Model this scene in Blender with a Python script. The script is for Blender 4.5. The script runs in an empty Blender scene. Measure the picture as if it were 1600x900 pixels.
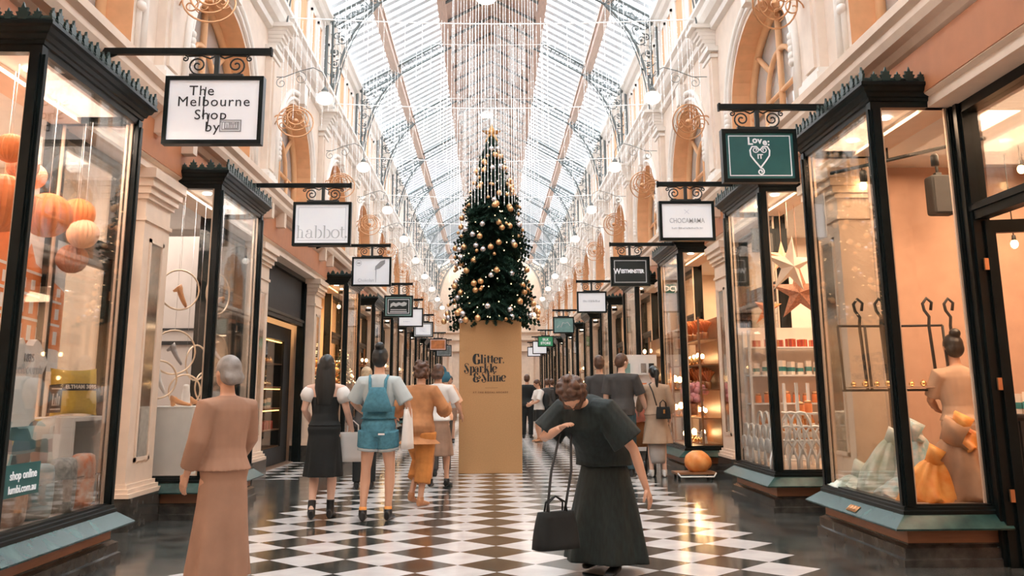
import bpy, bmesh, math, random
from mathutils import Vector, Matrix, noise
random.seed(7)
PI = math.pi
sc = bpy.context.scene
col = sc.collection

# ---------------------------------------------------------------- camera, sky, exposure
def setup_camera():
    p, y, r = .2070, .0240, -.0059
    f = Vector((math.sin(y)*math.cos(p), math.cos(y)*math.cos(p), math.sin(p)))
    r0 = f.cross(Vector((0, 0, 1))).normalized(); u0 = r0.cross(f)
    R = r0*math.cos(r) + u0*math.sin(r); U = -r0*math.sin(r) + u0*math.cos(r)
    cam = bpy.data.cameras.new('camera'); o = bpy.data.objects.new('camera', cam); col.objects.link(o)
    o.matrix_world = Matrix(((R.x, U.x, -f.x, -.045), (R.y, U.y, -f.y, 0), (R.z, U.z, -f.z, 1.25), (0, 0, 0, 1)))
    cam.sensor_width = 36; cam.lens = 32.515; cam.shift_y = -.0866
    cam.dof.use_dof = False; cam.clip_start = .05; cam.clip_end = 300
    sc.camera = o
setup_camera()
SKY = 7.2            # overcast daylight above the glazed roof
w = bpy.data.worlds.new('sky'); sc.world = w; w.use_nodes = True
nt = w.node_tree; bg = nt.nodes['Background']
bg.inputs[1].default_value = SKY
tc = nt.nodes.new('ShaderNodeTexCoord'); sp = nt.nodes.new('ShaderNodeSeparateXYZ'); cr = nt.nodes.new('ShaderNodeValToRGB')
nt.links.new(tc.outputs['Generated'], sp.inputs[0]); nt.links.new(sp.outputs[2], cr.inputs[0]); nt.links.new(cr.outputs[0], bg.inputs[0])
cr.color_ramp.elements[0].color = (.80, .86, .93, 1); cr.color_ramp.elements[1].color = (.90, .96, 1, 1)
SHOP = 0.8           # scale of the lamps inside the shops
sc.view_settings.view_transform = 'Standard'; sc.view_settings.look = 'None'
sc.view_settings.exposure = 0.38; sc.view_settings.gamma = 1; sc.view_settings.use_curve_mapping = False
sc.cycles.max_bounces = 7; sc.cycles.diffuse_bounces = 4; sc.cycles.glossy_bounces = 3
sc.cycles.transparent_max_bounces = 24; sc.cycles.sample_clamp_indirect = 6
sc.cycles.use_denoising = True

# ---------------------------------------------------------------- materials
def mat(name, c, rough=.5, metal=0., var=.12, scale=6., c2=None, bump=0., emit=None, es=0., spec=.5, stretch=None, coat=0., trans=0.):
    m = bpy.data.materials.new(name); m.use_nodes = True
    n = m.node_tree.nodes; l = m.node_tree.links; b = n['Principled BSDF']
    b.inputs['Roughness'].default_value = rough; b.inputs['Metallic'].default_value = metal
    b.inputs['Specular IOR Level'].default_value = spec
    if coat: b.inputs['Coat Weight'].default_value = coat; b.inputs['Coat Roughness'].default_value = .1
    t = n.new('ShaderNodeTexCoord'); mp = n.new('ShaderNodeMapping'); ns = n.new('ShaderNodeTexNoise')
    ns.inputs['Scale'].default_value = scale; ns.inputs['Detail'].default_value = 4
    if stretch: mp.inputs['Scale'].default_value = stretch
    l.new(t.outputs['Object'], mp.inputs[0]); l.new(mp.outputs[0], ns.inputs[0])
    rp = n.new('ShaderNodeValToRGB'); rp.color_ramp.elements[0].position = .3; rp.color_ramp.elements[1].position = .7
    a = [max(0, x*(1-var)) for x in c]; z = c2 if c2 else [min(1, x*(1+var)) for x in c]
    rp.color_ramp.elements[0].color = (*a, 1); rp.color_ramp.elements[1].color = (*z, 1)
    l.new(ns.outputs[0], rp.inputs[0]); l.new(rp.outputs[0], b.inputs['Base Color'])
    if bump:
        bp = n.new('ShaderNodeBump'); bp.inputs['Strength'].default_value = bump; bp.inputs['Distance'].default_value = .01
        l.new(ns.outputs[0], bp.inputs['Height']); l.new(bp.outputs[0], b.inputs['Normal'])
    if emit:
        b.inputs['Emission Color'].default_value = (*emit, 1); b.inputs['Emission Strength'].default_value = es
    return m
def glass(name, tint=(1, 1, 1), refl=.12, rough=.02, body=0., bodyc=(.8, .85, .9)):
    m = bpy.data.materials.new(name); m.use_nodes = True
    n = m.node_tree.nodes; l = m.node_tree.links; n.remove(n['Principled BSDF'])
    out = n['Material Output']; tr = n.new('ShaderNodeBsdfTransparent'); gl = n.new('ShaderNodeBsdfGlossy')
    tr.inputs[0].default_value = (*tint, 1); gl.inputs[1].default_value = rough
    lw = n.new('ShaderNodeLayerWeight'); lw.inputs[0].default_value = .35
    ma = n.new('ShaderNodeMath'); ma.operation = 'MULTIPLY_ADD'; ma.inputs[1].default_value = .42; ma.inputs[2].default_value = refl; ma.use_clamp = True
    l.new(lw.outputs['Fresnel'], ma.inputs[0])
    mx = n.new('ShaderNodeMixShader'); l.new(ma.outputs[0], mx.inputs[0])
    base = tr.outputs[0]
    if body:
        df = n.new('ShaderNodeBsdfDiffuse'); df.inputs[0].default_value = (*bodyc, 1)
        ns = n.new('ShaderNodeTexNoise'); ns.inputs['Scale'].default_value = 2.0
        m2 = n.new('ShaderNodeMixShader'); m2.inputs[0].default_value = body; l.new(base, m2.inputs[1]); l.new(df.outputs[0], m2.inputs[2]); base = m2.outputs[0]
    l.new(base, mx.inputs[1]); l.new(gl.outputs[0], mx.inputs[2]); l.new(mx.outputs[0], out.inputs[0])
    return m
M = {}
M['cream'] = mat('cream_plaster', (.80, .62, .48), .6, var=.05)
M['pink'] = mat('pink_plaster', (.82, .68, .57), .6, var=.05)
M['apricot'] = mat('apricot_and_orange_light', (.80, .43, .22), .6, var=.08)  # apricot of the panels; on the arch reveals it paints in orange light
M['upper'] = mat('pale_plaster', (.86, .80, .75), .65, var=.05)
M['frieze'] = mat('frieze_painted_orange_light', (.52, .20, .085), .6, var=.06)  # orange reflected light put into the frieze colour
M['white_mould'] = mat('white_moulding', (.88, .82, .76), .5, var=.04)
M['black'] = mat('black_gloss_paint', (.006, .010, .010), .3, var=.3, spec=.22)
M['blackm'] = mat('black_matt', (.015, .017, .018), .6, var=.2)
M['iron'] = mat('dark_iron', (.03, .035, .035), .45, metal=.3)
M['greyiron'] = mat('grey_painted_iron', (.15, .17, .17), .5)
M['plinth'] = mat('dark_marble_plinth', (.035, .034, .032), .15, c2=(.09, .085, .075), scale=9)
M['brownband'] = mat('brown_timber_band', (.34, .15, .08), .4, stretch=(1, 1, 8))
M['greenmarble'] = mat('green_marble', (.015, .045, .042), .22, c2=(.04, .10, .088), scale=7, spec=.35)
M['crest'] = mat('dark_green_cast_iron', (.015, .04, .036), .35, var=.2)
M['roofbar'] = mat('pale_glazing_bar', (.40, .41, .42), .5, var=.05)
M['timber'] = mat('pinkish_roof_timber', (.66, .52, .45), .6, stretch=(8, .6, 8))
M['soffit'] = mat('ridge_boards', (.60, .44, .37), .6, stretch=(10, .5, 1))
M['gold'] = mat('gold', (.85, .50, .20), .25, metal=.9, var=.1)
M['brass'] = mat('brass_rod', (.62, .33, .17), .3, metal=.8, var=.1)
M['silver'] = mat('silver', (.75, .76, .78), .2, metal=.95, var=.05)
M['white'] = mat('white_paint', (.8, .79, .77), .5, var=.04)
M['warmwall'] = mat('warm_shop_wall', (.56, .36, .26), .7, var=.06)
M['creamwall'] = mat('cream_shop_wall', (.80, .68, .58), .7, var=.05)
M['greywall'] = mat('pale_grey_shop_wall', (.66, .60, .56), .7, var=.05)
M['shopfloor'] = mat('shop_floor_boards', (.24, .15, .10), .35, stretch=(1, 6, 1))
M['glass'] = glass('shop_window_glass', (.98, .98, .97), .0)
M['roofglass'] = glass('roof_glass', (.98, 1, 1), .02, body=.06, bodyc=(.9, .93, .95))
M['archglass'] = glass('arched_window_glass', (.75, .8, .82), .12, .12, body=.8, bodyc=(.74, .78, .80))  # pale diffuse body paints in the roof's reflection on the panes
M['mirror'] = mat('mirror', (.75, .72, .68), .08, metal=1, var=.1, scale=20)
M['globe'] = mat('opal_glass_globe', (.95, .9, .85), .4, emit=(1, .86, .74), es=1.3)
M['bulb'] = mat('lit_bulb', (1, .9, .7), .4, emit=(1, .62, .28), es=22)
M['down'] = mat('lit_downlight', (1, .95, .85), .4, emit=(1, .88, .72), es=10)
M['strip'] = mat('lit_strip', (1, .8, .4), .4, emit=(1, .5, .14), es=6)
M['fairy'] = mat('fairy_bulb', (1, .8, .5), .4, emit=(1, .66, .35), es=3.5)
M['string'] = mat('white_light_string', (.80, .80, .80), .5, var=.05, emit=(1, .95, .9), es=.22)
M['bead'] = mat('glass_bead', (.85, .86, .87), .2, var=.05, emit=(1, .95, .9), es=.35)
M['skin'] = mat('skin', (.62, .34, .22), .5, var=.05)
M['skin2'] = mat('pale_skin', (.72, .45, .33), .5, var=.05)

# floor: black and white marble squares laid on the diagonal, dark marble borders
def floor_material():
    m = bpy.data.materials.new('chequered_marble'); m.use_nodes = True
    n = m.node_tree.nodes; l = m.node_tree.links; b = n['Principled BSDF']
    D = .5844; A = D/math.sqrt(2)
    t = n.new('ShaderNodeTexCoord')
    mp = n.new('ShaderNodeMapping'); mp.vector_type = 'POINT'
    mp.inputs['Rotation'].default_value = (0, 0, -PI/4); mp.inputs['Scale'].default_value = (1/A, 1/A, 1/A)
    off = n.new('ShaderNodeVectorMath'); off.operation = 'ADD'; off.inputs[1].default_value = (0, -(7.025 + D/2), 0)
    l.new(t.outputs['Object'], off.inputs[0]); l.new(off.outputs[0], mp.inputs[0])
    o2 = n.new('ShaderNodeVectorMath'); o2.operation = 'ADD'; o2.inputs[1].default_value = (.5, .5, .5)
    l.new(mp.outputs[0], o2.inputs[0])
    ck = n.new('ShaderNodeTexChecker'); ck.inputs['Scale'].default_value = 1; l.new(o2.outputs[0], ck.inputs[0])
    ns = n.new('ShaderNodeTexNoise'); ns.inputs['Scale'].default_value = 3.5; ns.inputs['Detail'].default_value = 6; l.new(t.outputs['Object'], ns.inputs[0])
    def ramp(a, c):
        r = n.new('ShaderNodeValToRGB'); r.color_ramp.elements[0].position = .35; r.color_ramp.elements[1].position = .7
        r.color_ramp.elements[0].color = (*a, 1); r.color_ramp.elements[1].color = (*c, 1); l.new(ns.outputs[0], r.inputs[0]); return r
    wh = ramp((.62, .60, .60), (.74, .73, .73)); bk = ramp((.022, .028, .026), (.055, .06, .055)); bd = ramp((.03, .035, .034), (.085, .09, .085))
    m1 = n.new('ShaderNodeMix'); m1.data_type = 'RGBA'
    l.new(ck.outputs['Fac'], m1.inputs[0]); l.new(bk.outputs[0], m1.inputs[6]); l.new(wh.outputs[0], m1.inputs[7])
    sx = n.new('ShaderNodeSeparateXYZ'); l.new(t.outputs['Object'], sx.inputs[0])
    ab = n.new('ShaderNodeMath'); ab.operation = 'ABSOLUTE'; l.new(sx.outputs[0], ab.inputs[0])
    gt = n.new('ShaderNodeMath'); gt.operation = 'GREATER_THAN'; gt.inputs[1].default_value = 4*D; l.new(ab.outputs[0], gt.inputs[0])
    # the chequer also runs into the side entrance on the left
    lx = n.new('ShaderNodeMath'); lx.operation = 'LESS_THAN'; lx.inputs[1].default_value = -2.95; l.new(sx.outputs[0], lx.inputs[0])
    ya = n.new('ShaderNodeMath'); ya.operation = 'COMPARE'; ya.inputs[1].default_value = 16.5; ya.inputs[2].default_value = 1.9; l.new(sx.outputs[1], ya.inputs[0])
    mu = n.new('ShaderNodeMath'); mu.operation = 'MULTIPLY'; l.new(lx.outputs[0], mu.inputs[0]); l.new(ya.outputs[0], mu.inputs[1])
    sb = n.new('ShaderNodeMath'); sb.operation = 'SUBTRACT'; l.new(gt.outputs[0], sb.inputs[0]); l.new(mu.outputs[0], sb.inputs[1])
    m2 = n.new('ShaderNodeMix'); m2.data_type = 'RGBA'; l.new(sb.outputs[0], m2.inputs[0]); l.new(m1.outputs[2], m2.inputs[6]); l.new(bd.outputs[0], m2.inputs[7])
    l.new(m2.outputs[2], b.inputs['Base Color'])
    rr = n.new('ShaderNodeMapRange'); rr.inputs[3].default_value = .09; rr.inputs[4].default_value = .2; l.new(ns.outputs[0], rr.inputs[0]); l.new(rr.outputs[0], b.inputs['Roughness'])
    b.inputs['Specular IOR Level'].default_value = .6
    n2 = n.new('ShaderNodeTexNoise'); n2.inputs['Scale'].default_value = 1.3; l.new(t.outputs['Object'], n2.inputs[0])
    bp = n.new('ShaderNodeBump'); bp.inputs['Strength'].default_value = .12; bp.inputs['Distance'].default_value = .02; l.new(n2.outputs[0], bp.inputs['Height']); l.new(bp.outputs[0], b.inputs['Normal'])
    return m
M['floor'] = floor_material()

# ---------------------------------------------------------------- helpers
class MB:
    def __init__(s, o=(0, 0, 0)):
        s.o = Vector(o); s.v = []; s.f = []; s.mi = []; s.sm = []
    def add(s, vs, fs, m=0, smooth=False):
        k = len(s.v); s.v += [tuple(Vector(v)) for v in vs]
        for f in fs: s.f.append([k+i for i in f]); s.mi.append(m); s.sm.append(smooth)
        return s
    def box(s, x0, x1, y0, y1, z0, z1, m=0, rot=None, c=None):
        vs = [Vector((x, y, z)) for x in (x0, x1) for y in (y0, y1) for z in (z0, z1)]
        if rot is not None:
            c = Vector(c) if c is not None else Vector(((x0+x1)/2, (y0+y1)/2, (z0+z1)/2))
            vs = [rot @ (v-c) + c for v in vs]
        return s.add(vs, [(0, 1, 3, 2), (4, 6, 7, 5), (0, 4, 5, 1), (2, 3, 7, 6), (0, 2, 6, 4), (1, 5, 7, 3)], m)
    def tube(s, pts, r, n=8, m=0, closed=False, caps=True, smooth=True):
        P = [Vector(p) for p in pts]; k = len(P)
        if k < 2: return s
        R = r if isinstance(r, (list, tuple)) else [r]*k
        rings = []; prev = None
        for i in range(k):
            a = P[(i-1) % k] if (closed or i > 0) else P[i]; b = P[(i+1) % k] if (closed or i < k-1) else P[i]
            t = (b-a)
            t = t.normalized() if t.length > 1e-9 else Vector((0, 0, 1))
            if prev is None:
                u = t.cross(Vector((0, 0, 1)))
                if u.length < .1: u = t.cross(Vector((1, 0, 0)))
            else:
                u = prev - t*prev.dot(t)
                if u.length < 1e-4: u = t.cross(Vector((0, 1, .3)))
            u.normalize(); prev = u; v = t.cross(u)
            rings.append([P[i] + (u*math.cos(2*PI*j/n) + v*math.sin(2*PI*j/n))*R[i] for j in range(n)])
        vs = [q for g in rings for q in g]; fs = []
        for i in range(k if closed else k-1):
            i2 = (i+1) % k
            for j in range(n): fs.append((i*n+j, i*n+(j+1) % n, i2*n+(j+1) % n, i2*n+j))
        if caps and not closed: fs.append(tuple(range(n))[::-1]); fs.append(tuple((k-1)*n+j for j in range(n)))
        return s.add(vs, fs, m, smooth)
    def lathe(s, prof, c=(0, 0, 0), n=16, m=0, sx=1., sy=1., smooth=True, fold=None):
        c = Vector(c); vs = []; k = len(prof)
        for i, (r, z) in enumerate(prof):
            for j in range(n):
                a = 2*PI*j/n; q = r*(1 + (fold(a, i/(k-1)) if fold else 0))
                vs.append(c + Vector((q*sx*math.cos(a), q*sy*math.sin(a), z)))
        fs = [(i*n+j, i*n+(j+1) % n, (i+1)*n+(j+1) % n, (i+1)*n+j) for i in range(k-1) for j in range(n)]
        fs.append(tuple(range(n))[::-1]); fs.append(tuple((k-1)*n+j for j in range(n)))
        return s.add(vs, fs, m, smooth)
    def ball(s, c, r, n=12, k=8, m=0, rot=None, smooth=True):
        c = Vector(c); r = (r, r, r) if not isinstance(r, (tuple, list)) else r; vs = []
        for i in range(k+1):
            t = PI*i/k
            for j in range(n):
                a = 2*PI*j/n; v = Vector((r[0]*math.sin(t)*math.cos(a), r[1]*math.sin(t)*math.sin(a), -r[2]*math.cos(t)))
                if rot is not None: v = rot @ v
                vs.append(c+v)
        fs = [(i*n+j, i*n+(j+1) % n, (i+1)*n+(j+1) % n, (i+1)*n+j) for i in range(k) for j in range(n)]
        return s.add(vs, fs, m, smooth)
    def loft(s, rings, m=0, smooth=True, caps=True, closed=True):
        n = len(rings[0]); vs = [q for g in rings for q in g]; fs = []
        for i in range(len(rings)-1):
            for j in range(n if closed else n-1): fs.append((i*n+j, i*n+(j+1) % n, (i+1)*n+(j+1) % n, (i+1)*n+j))
        if caps: fs.append(tuple(range(n))[::-1]); fs.append(tuple((len(rings)-1)*n+j for j in range(n)))
        return s.add(vs, fs, m, smooth)
    def prism(s, poly, ax, d0, d1, m=0):
        # poly: 2-D outline in the plane normal to ax ('X': (y,z), 'Y': (x,z), 'Z': (x,y))
        def P(a, b, d): return (d, a, b) if ax == 'X' else ((a, d, b) if ax == 'Y' else (a, b, d))
        n = len(poly); vs = [P(a, b, d0) for a, b in poly] + [P(a, b, d1) for a, b in poly]
        fs = [tuple(range(n)), tuple(range(2*n-1, n-1, -1))] + [(i, (i+1) % n, n+(i+1) % n, n+i) for i in range(n)]
        return s.add(vs, fs, m)
    def xform(s, mtx, k=0):
        s.v[k:] = [tuple(mtx @ Vector(v)) for v in s.v[k:]]; return s
    def build(s, name, mats, parent=None, label=None):
        me = bpy.data.meshes.new(name); o = s.o
        me.from_pydata([tuple(Vector(v)-o) for v in s.v], [], s.f)
        if not isinstance(mats, (list, tuple)): mats = [mats]
        for m in mats: me.materials.append(M[m] if isinstance(m, str) else m)
        me.polygons.foreach_set('material_index', s.mi); me.polygons.foreach_set('use_smooth', s.sm)
        me.update()
        bm = bmesh.new(); bm.from_mesh(me); bmesh.ops.recalc_face_normals(bm, faces=bm.faces); bm.to_mesh(me); bm.free()
        ob = bpy.data.objects.new(name, me); col.objects.link(ob)
        if parent is not None: ob.parent = parent
        else: ob.location = o
        if label: ob['label'] = label
        return ob
def tag(o, label=None, cat=None, group=None, kind=None):
    if label: o['label'] = label
    if cat: o['category'] = cat
    if group: o['group'] = group
    if kind: o['kind'] = kind
    return o
def thing(name, label, cat, loc=(0, 0, 0), group=None, rz=0):
    o = bpy.data.objects.new(name, None); col.objects.link(o); o.empty_display_size = .1
    o.location = loc; o.rotation_euler = (0, 0, rz); return tag(o, label, cat, group)
def struct(name, mb, mats, parent=None):
    o = mb.build(name, mats, parent)
    if parent is None: o['kind'] = 'structure'
    return o
def sroot(name, loc=(0, 0, 0)):
    o = bpy.data.objects.new(name, None); col.objects.link(o); o.empty_display_size = .1; o.location = loc; o['kind'] = 'structure'; return o
KIDS = {}
def dup(o, loc, rz=None, label=None, group=None, scale=None, parent=None):
    c = o.copy(); col.objects.link(c)
    if parent is not None: c.parent = parent
    if loc is not None: c.location = loc
    if rz is not None: c.rotation_euler = (0, 0, rz)
    if scale is not None: c.scale = (scale,)*3 if not isinstance(scale, (tuple, list)) else scale
    if label: c['label'] = label
    if group: c['group'] = group
    for k in list(o.children): dup(k, None, parent=c)
    return c
def arc(cx, cy, r, a0, a1, n=12, ry=None):
    ry = r if ry is None else ry
    return [(cx+r*math.cos(a0+(a1-a0)*i/n), cy+ry*math.sin(a0+(a1-a0)*i/n)) for i in range(n+1)]
def spiral(cx, cz, r0, r1, a0, turns, n=22):
    return [(cx+(r0+(r1-r0)*i/n)*math.cos(a0+turns*2*PI*i/n), cz+(r0+(r1-r0)*i/n)*math.sin(a0+turns*2*PI*i/n)) for i in range(n+1)]
def text_mesh(body, size, name, m, parent, loc, rot, bold=0., align='CENTER', spacing=1., sx=1., depth=.002):
    cu = bpy.data.curves.new(name, 'FONT'); cu.body = body; cu.size = size; cu.align_x = align; cu.align_y = 'CENTER'
    cu.offset = bold; cu.extrude = depth; cu.space_character = spacing; cu.resolution_u = 3
    t = bpy.data.objects.new(name, cu); col.objects.link(t)
    dg = bpy.context.evaluated_depsgraph_get(); me = bpy.data.meshes.new_from_object(t.evaluated_get(dg))
    bpy.data.objects.remove(t); bpy.data.curves.remove(cu); me.name = name
    me.transform(Matrix.Diagonal((sx, 1, 1, 1))); me.materials.clear(); me.materials.append(M[m] if isinstance(m, str) else m)
    o = bpy.data.objects.new(name, me); col.objects.link(o); o.parent = parent
    o.location = loc; o.rotation_euler = rot; return o
def area_light(name, loc, sx, sy, power, color, rot=(0, 0, 0)):
    l = bpy.data.lights.new(name, 'AREA'); l.shape = 'RECTANGLE'; l.size = sx; l.size_y = sy; l.energy = power*SHOP; l.color = color
    o = bpy.data.objects.new(name, l); col.objects.link(o); o.location = loc; o.rotation_euler = rot; return o

P0, MOD = 5.0, 4.6
PIERS = [P0 + MOD*k for k in range(-2, 13)]
YS, YE = PIERS[0], PIERS[-1]        # arcade runs from behind the camera to the far end wall
# ---------------------------------------------------------------- the shell
b = MB()
b.box(-9, 9, YS, YE+2, -.1, 0)
struct('floor', b, 'floor')
LIN = 'left right'.split()
def side(s, x): return x if s > 0 else -x

def lintel_profile():   # entablature and cornice over the shops, section (x,z)
    return [(3.50, 3.50), (3.50, 3.58), (3.46, 3.60), (3.46, 3.72), (3.49, 3.74), (3.49, 4.00), (3.44, 4.03), (3.40, 4.08), (3.33, 4.10), (3.30, 4.16), (3.30, 4.22), (3.25, 4.26), (3.25, 4.34), (3.42, 4.40), (3.62, 4.42), (3.75, 4.42), (3.75, 3.50)]
ARCH_W, SPR, RISE = 1.42, 5.25, 1.20
def arch_z(dy, w=ARCH_W, rise=RISE):
    t = min(1, abs(dy)/w); return SPR + rise*math.sqrt(max(0, 1-t*t))
for s in (-1, 1):
    nm = 'wall_' + ('right' if s > 0 else 'left')
    W = MB()      # 0 pink upper plaster, 1 reveals with orange light painted into their colour, 2 pale plaster
    for k in range(len(PIERS)-1):
        y0, y1 = PIERS[k], PIERS[k+1]; yc = (y0+y1)/2; x = side(s, 3.6)
        ys = [y0, yc-ARCH_W] + [yc-ARCH_W*math.cos(PI*i/20) for i in range(1, 20)] + [yc+ARCH_W, y1]
        for i in range(len(ys)-1):
            a, c = ys[i], ys[i+1]
            if i == 0 or i == len(ys)-2:
                W.add([(x, a, 4.4), (x, c, 4.4), (x, c, 7.1), (x, a, 7.1)], [(0, 1, 2, 3)], 0)
            else:
                za, zc = arch_z(a-yc), arch_z(c-yc)
                W.add([(x, a, za), (x, c, zc), (x, c, 7.1), (x, a, 7.1)], [(0, 1, 2, 3)], 0)
                W.add([(x, a, 4.4), (x, c, 4.4), (x, c, 4.5), (x, a, 4.5)], [(0, 1, 2, 3)], 0)
                xo = side(s, 4.12)
                W.add([(x, a, za), (x, c, zc), (xo, c, zc), (xo, a, za)], [(0, 1, 2, 3)], 1)
                W.add([(x, a, 4.5), (x, c, 4.5), (xo, c, 4.5), (xo, a, 4.5)], [(0, 1, 2, 3)], 1)
        for q in (yc-ARCH_W, yc+ARCH_W):
            W.add([(x, q, 4.5), (side(s, 4.12), q, 4.5), (side(s, 4.12), q, SPR), (x, q, SPR)], [(0, 1, 2, 3)], 1)
        W.add([(side(s, 4.14), y0, 4.4), (side(s, 4.14), y1, 4.4), (side(s, 4.14), y1, 7.2), (side(s, 4.14), y0, 7.2)], [(0, 1, 2, 3)], 2)
        # frieze storey between the main cornice and the eaves, with recessed panels
        W.add([(x, y0, 7.1), (x, y1, 7.1), (x, y1, 9.3), (x, y0, 9.3)], [(0, 1, 2, 3)], 2)
    struct(nm, W, ['pink', 'apricot', 'upper'])
    T = MB()
    T.prism([(side(s, a), z) for a, z in lintel_profile()], 'Y', YS, YE, 0)
    for k in range(len(PIERS)):      # little consoles under the cornice
        for dy in (-.42, .42):
            T.box(*sorted((side(s, 3.32), side(s, 3.5))), PIERS[k]+dy-.07, PIERS[k]+dy+.07, 3.86, 4.09, 0)
    T.box(*sorted((side(s, 3.452), side(s, 3.48))), YS, YE, 3.61, 3.995, 1)  # thin strip that carries the painted orange light
    struct('trim_' + ('2' if s > 0 else '1'), T, ['cream', 'frieze'])
    T = MB()       # upper cornice
    T.prism([(side(s, a), z) for a, z in [(3.6, 6.98), (3.52, 7.0), (3.50, 7.08), (3.42, 7.12), (3.36, 7.2), (3.34, 7.28), (3.28, 7.32), (3.28, 7.38), (3.6, 7.44)]], 'Y', YS, YE)
    T.prism([(side(s, a), z) for a, z in [(3.6, 9.0), (3.52, 9.03), (3.48, 9.12), (3.42, 9.17), (3.42, 9.26), (3.6, 9.3)]], 'Y', YS, YE)
    for k in range(len(PIERS)-1):
        for q in (.62, 1.32, 2.3, 3.28, 3.98):
            yc = PIERS[k]+q; w2 = .36 if q == 2.3 else .2
            for (a, c, e, g) in ((yc-w2, yc+w2, 8.72, 8.78), (yc-w2, yc+w2, 7.72, 7.78), (yc-w2, yc-w2+.05, 7.72, 8.78), (yc+w2-.05, yc+w2, 7.72, 8.78)):
                T.box(*sorted((side(s, 3.56), side(s, 3.6))), a, c, e, g)
            T.box(*sorted((side(s, 3.585), side(s, 3.6))), yc-w2+.05, yc+w2-.05, 7.78, 8.72, 1)
    struct('trim_' + ('4' if s > 0 else '3'), T, ['white_mould', 'apricot'])
    # pilasters, upper and lower, one thing each
    for k, y in enumerate(PIERS):
        B = MB()
        X = lambda a, c: sorted((side(s, a), side(s, c)))
        hw = .36
        B.box(*X(3.52, 3.9), y-hw, y+hw, .42, 3.2, 0)
        B.box(*X(3.44, 3.9), y-hw-.05, y+hw+.05, 0, .30, 1)
        for (d, z0, z1) in ((.07, .30, .34), (.05, .34, .38), (.025, .38, .42), (.02, 2.98, 3.02), (.03, 3.2, 3.25), (.06, 3.25, 3.32), (.09, 3.32, 3.40), (.12, 3.40, 3.50)):
            B.box(*X(3.52-d, 3.9), y-hw-d, y+hw+d, z0, z1, 0)
        for (a, c, e, g) in ((-.2, .2, 2.78, 2.82), (-.2, .2, .62, .66), (-.2, -.16, .62, 2.82), (.16, .2, .62, 2.82)):
            B.box(*X(3.505, 3.53), y+a, y+c, e, g, 0)
        B.box(*X(3.515, 3.53), y-.16, y+.16, .66, 2.78, 2)
        # upper pilaster and corbel carrying the rib
        B.box(*X(3.50, 3.6), y-.24, y+.24, 4.42, 6.6, 3); B.box(*X(3.47, 3.6), y-.15, y+.15, 4.7, 6.45, 3)
        for (d, z0, z1) in ((.06, 4.42, 4.6), (.03, 4.6, 4.66), (.03, 6.5, 6.56), (.07, 6.6, 6.68)):
            B.box(*X(3.5-d, 3.6), y-.24-d, y+.24+d, z0, z1, 4)
        for i in range(6):
            z = 6.66 + i*.06; d = .04 + .035*i
            B.box(*X(3.5-d, 3.6), y-.13-.012*i, y+.13+.012*i, z, z+.06, 4)
        B.box(*X(3.5-.30, 3.6), y-.24, y+.24, 7.02, 7.08, 4)
        struct('trim_%d' % (5+k+(20 if s > 0 else 0)), B, ['cream', 'plinth', 'mirror', 'pink', 'white_mould'])

# arched first-floor windows
def arched_window(s, n, y):
    r = sroot('window_%d' % n, (side(s, 3.95), y, 4.5))
    o = Vector((side(s, 3.95), y, 4.5)); B = MB(o)
    X = lambda a, c: sorted((side(s, a), side(s, c)))
    def bar(pts, r_):
        B.tube([(side(s, 3.92), y+a, z) for a, z in pts], r_, 6)
    W_, top = ARCH_W, SPR+RISE
    arcpts = [(-W_, 4.5)] + [(-W_*math.cos(PI*i/16), SPR+RISE*math.sin(PI*i/16)) for i in range(17)] + [(W_, 4.5)]
    bar(arcpts, .06); bar([(-W_, 4.53), (W_, 4.53)], .05); bar([(-W_, SPR), (W_, SPR)], .035)
    bar([(0, 4.5), (0, top)], .045)
    for q in (-.71, .71): bar([(q, 4.5), (q, SPR+.02)], .035)
    bar([(.62*math.cos(a), SPR+.60*math.sin(a)) for a in [PI*i/12 for i in range(13)]], .04)
    for a in (PI*.25, PI*.75): bar([(.62*math.cos(a), SPR+.60*math.sin(a)), (W_*math.cos(a), SPR+RISE*math.sin(a))], .04)
    B.build('window_frame', 'apricotframe', r)
    G = MB(o); pts = arcpts
    G.add([(side(s, 3.97), y+a, z) for a, z in pts], [tuple(range(len(pts)))]); G.build('pane', 'archglass', r)
    H = MB(o)      # moulded hood on the wall face
    for (rw, rr, xx) in ((.10, .035, 3.585), (.22, .05, 3.58)):
        H.tube([(side(s, xx), y-(W_+rw), 4.5)] + [(side(s, xx), y-(W_+rw)*math.cos(PI*i/18), SPR+(RISE+rw)*math.sin(PI*i/18)) for i in range(19)] + [(side(s, xx), y+W_+rw, 4.5)], rr, 8)
    H.prism([(-.1+y, top+.05), (.1+y, top+.05), (.16+y, top+.42), (-.16+y, top+.42)], 'X', side(s, 3.46), side(s, 3.6))
    for q in (-1, 1):    # carved leaf stops at the springing
        for i in range(5):
            H.ball((side(s, 3.56), y+q*(W_+.10), SPR-.15+i*.08), (.05, .07-.008*i, .06), 8, 6)
    H.build('hood_mould', 'white_mould', r)
M['apricotframe'] = mat('apricot_window_frame', (.80, .46, .24), .5, var=.06)
n = 1
for s in (-1, 1):
    for k in range(2, len(PIERS)-1):
        arched_window(s, n, PIERS[k]+MOD/2); n += 1

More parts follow.
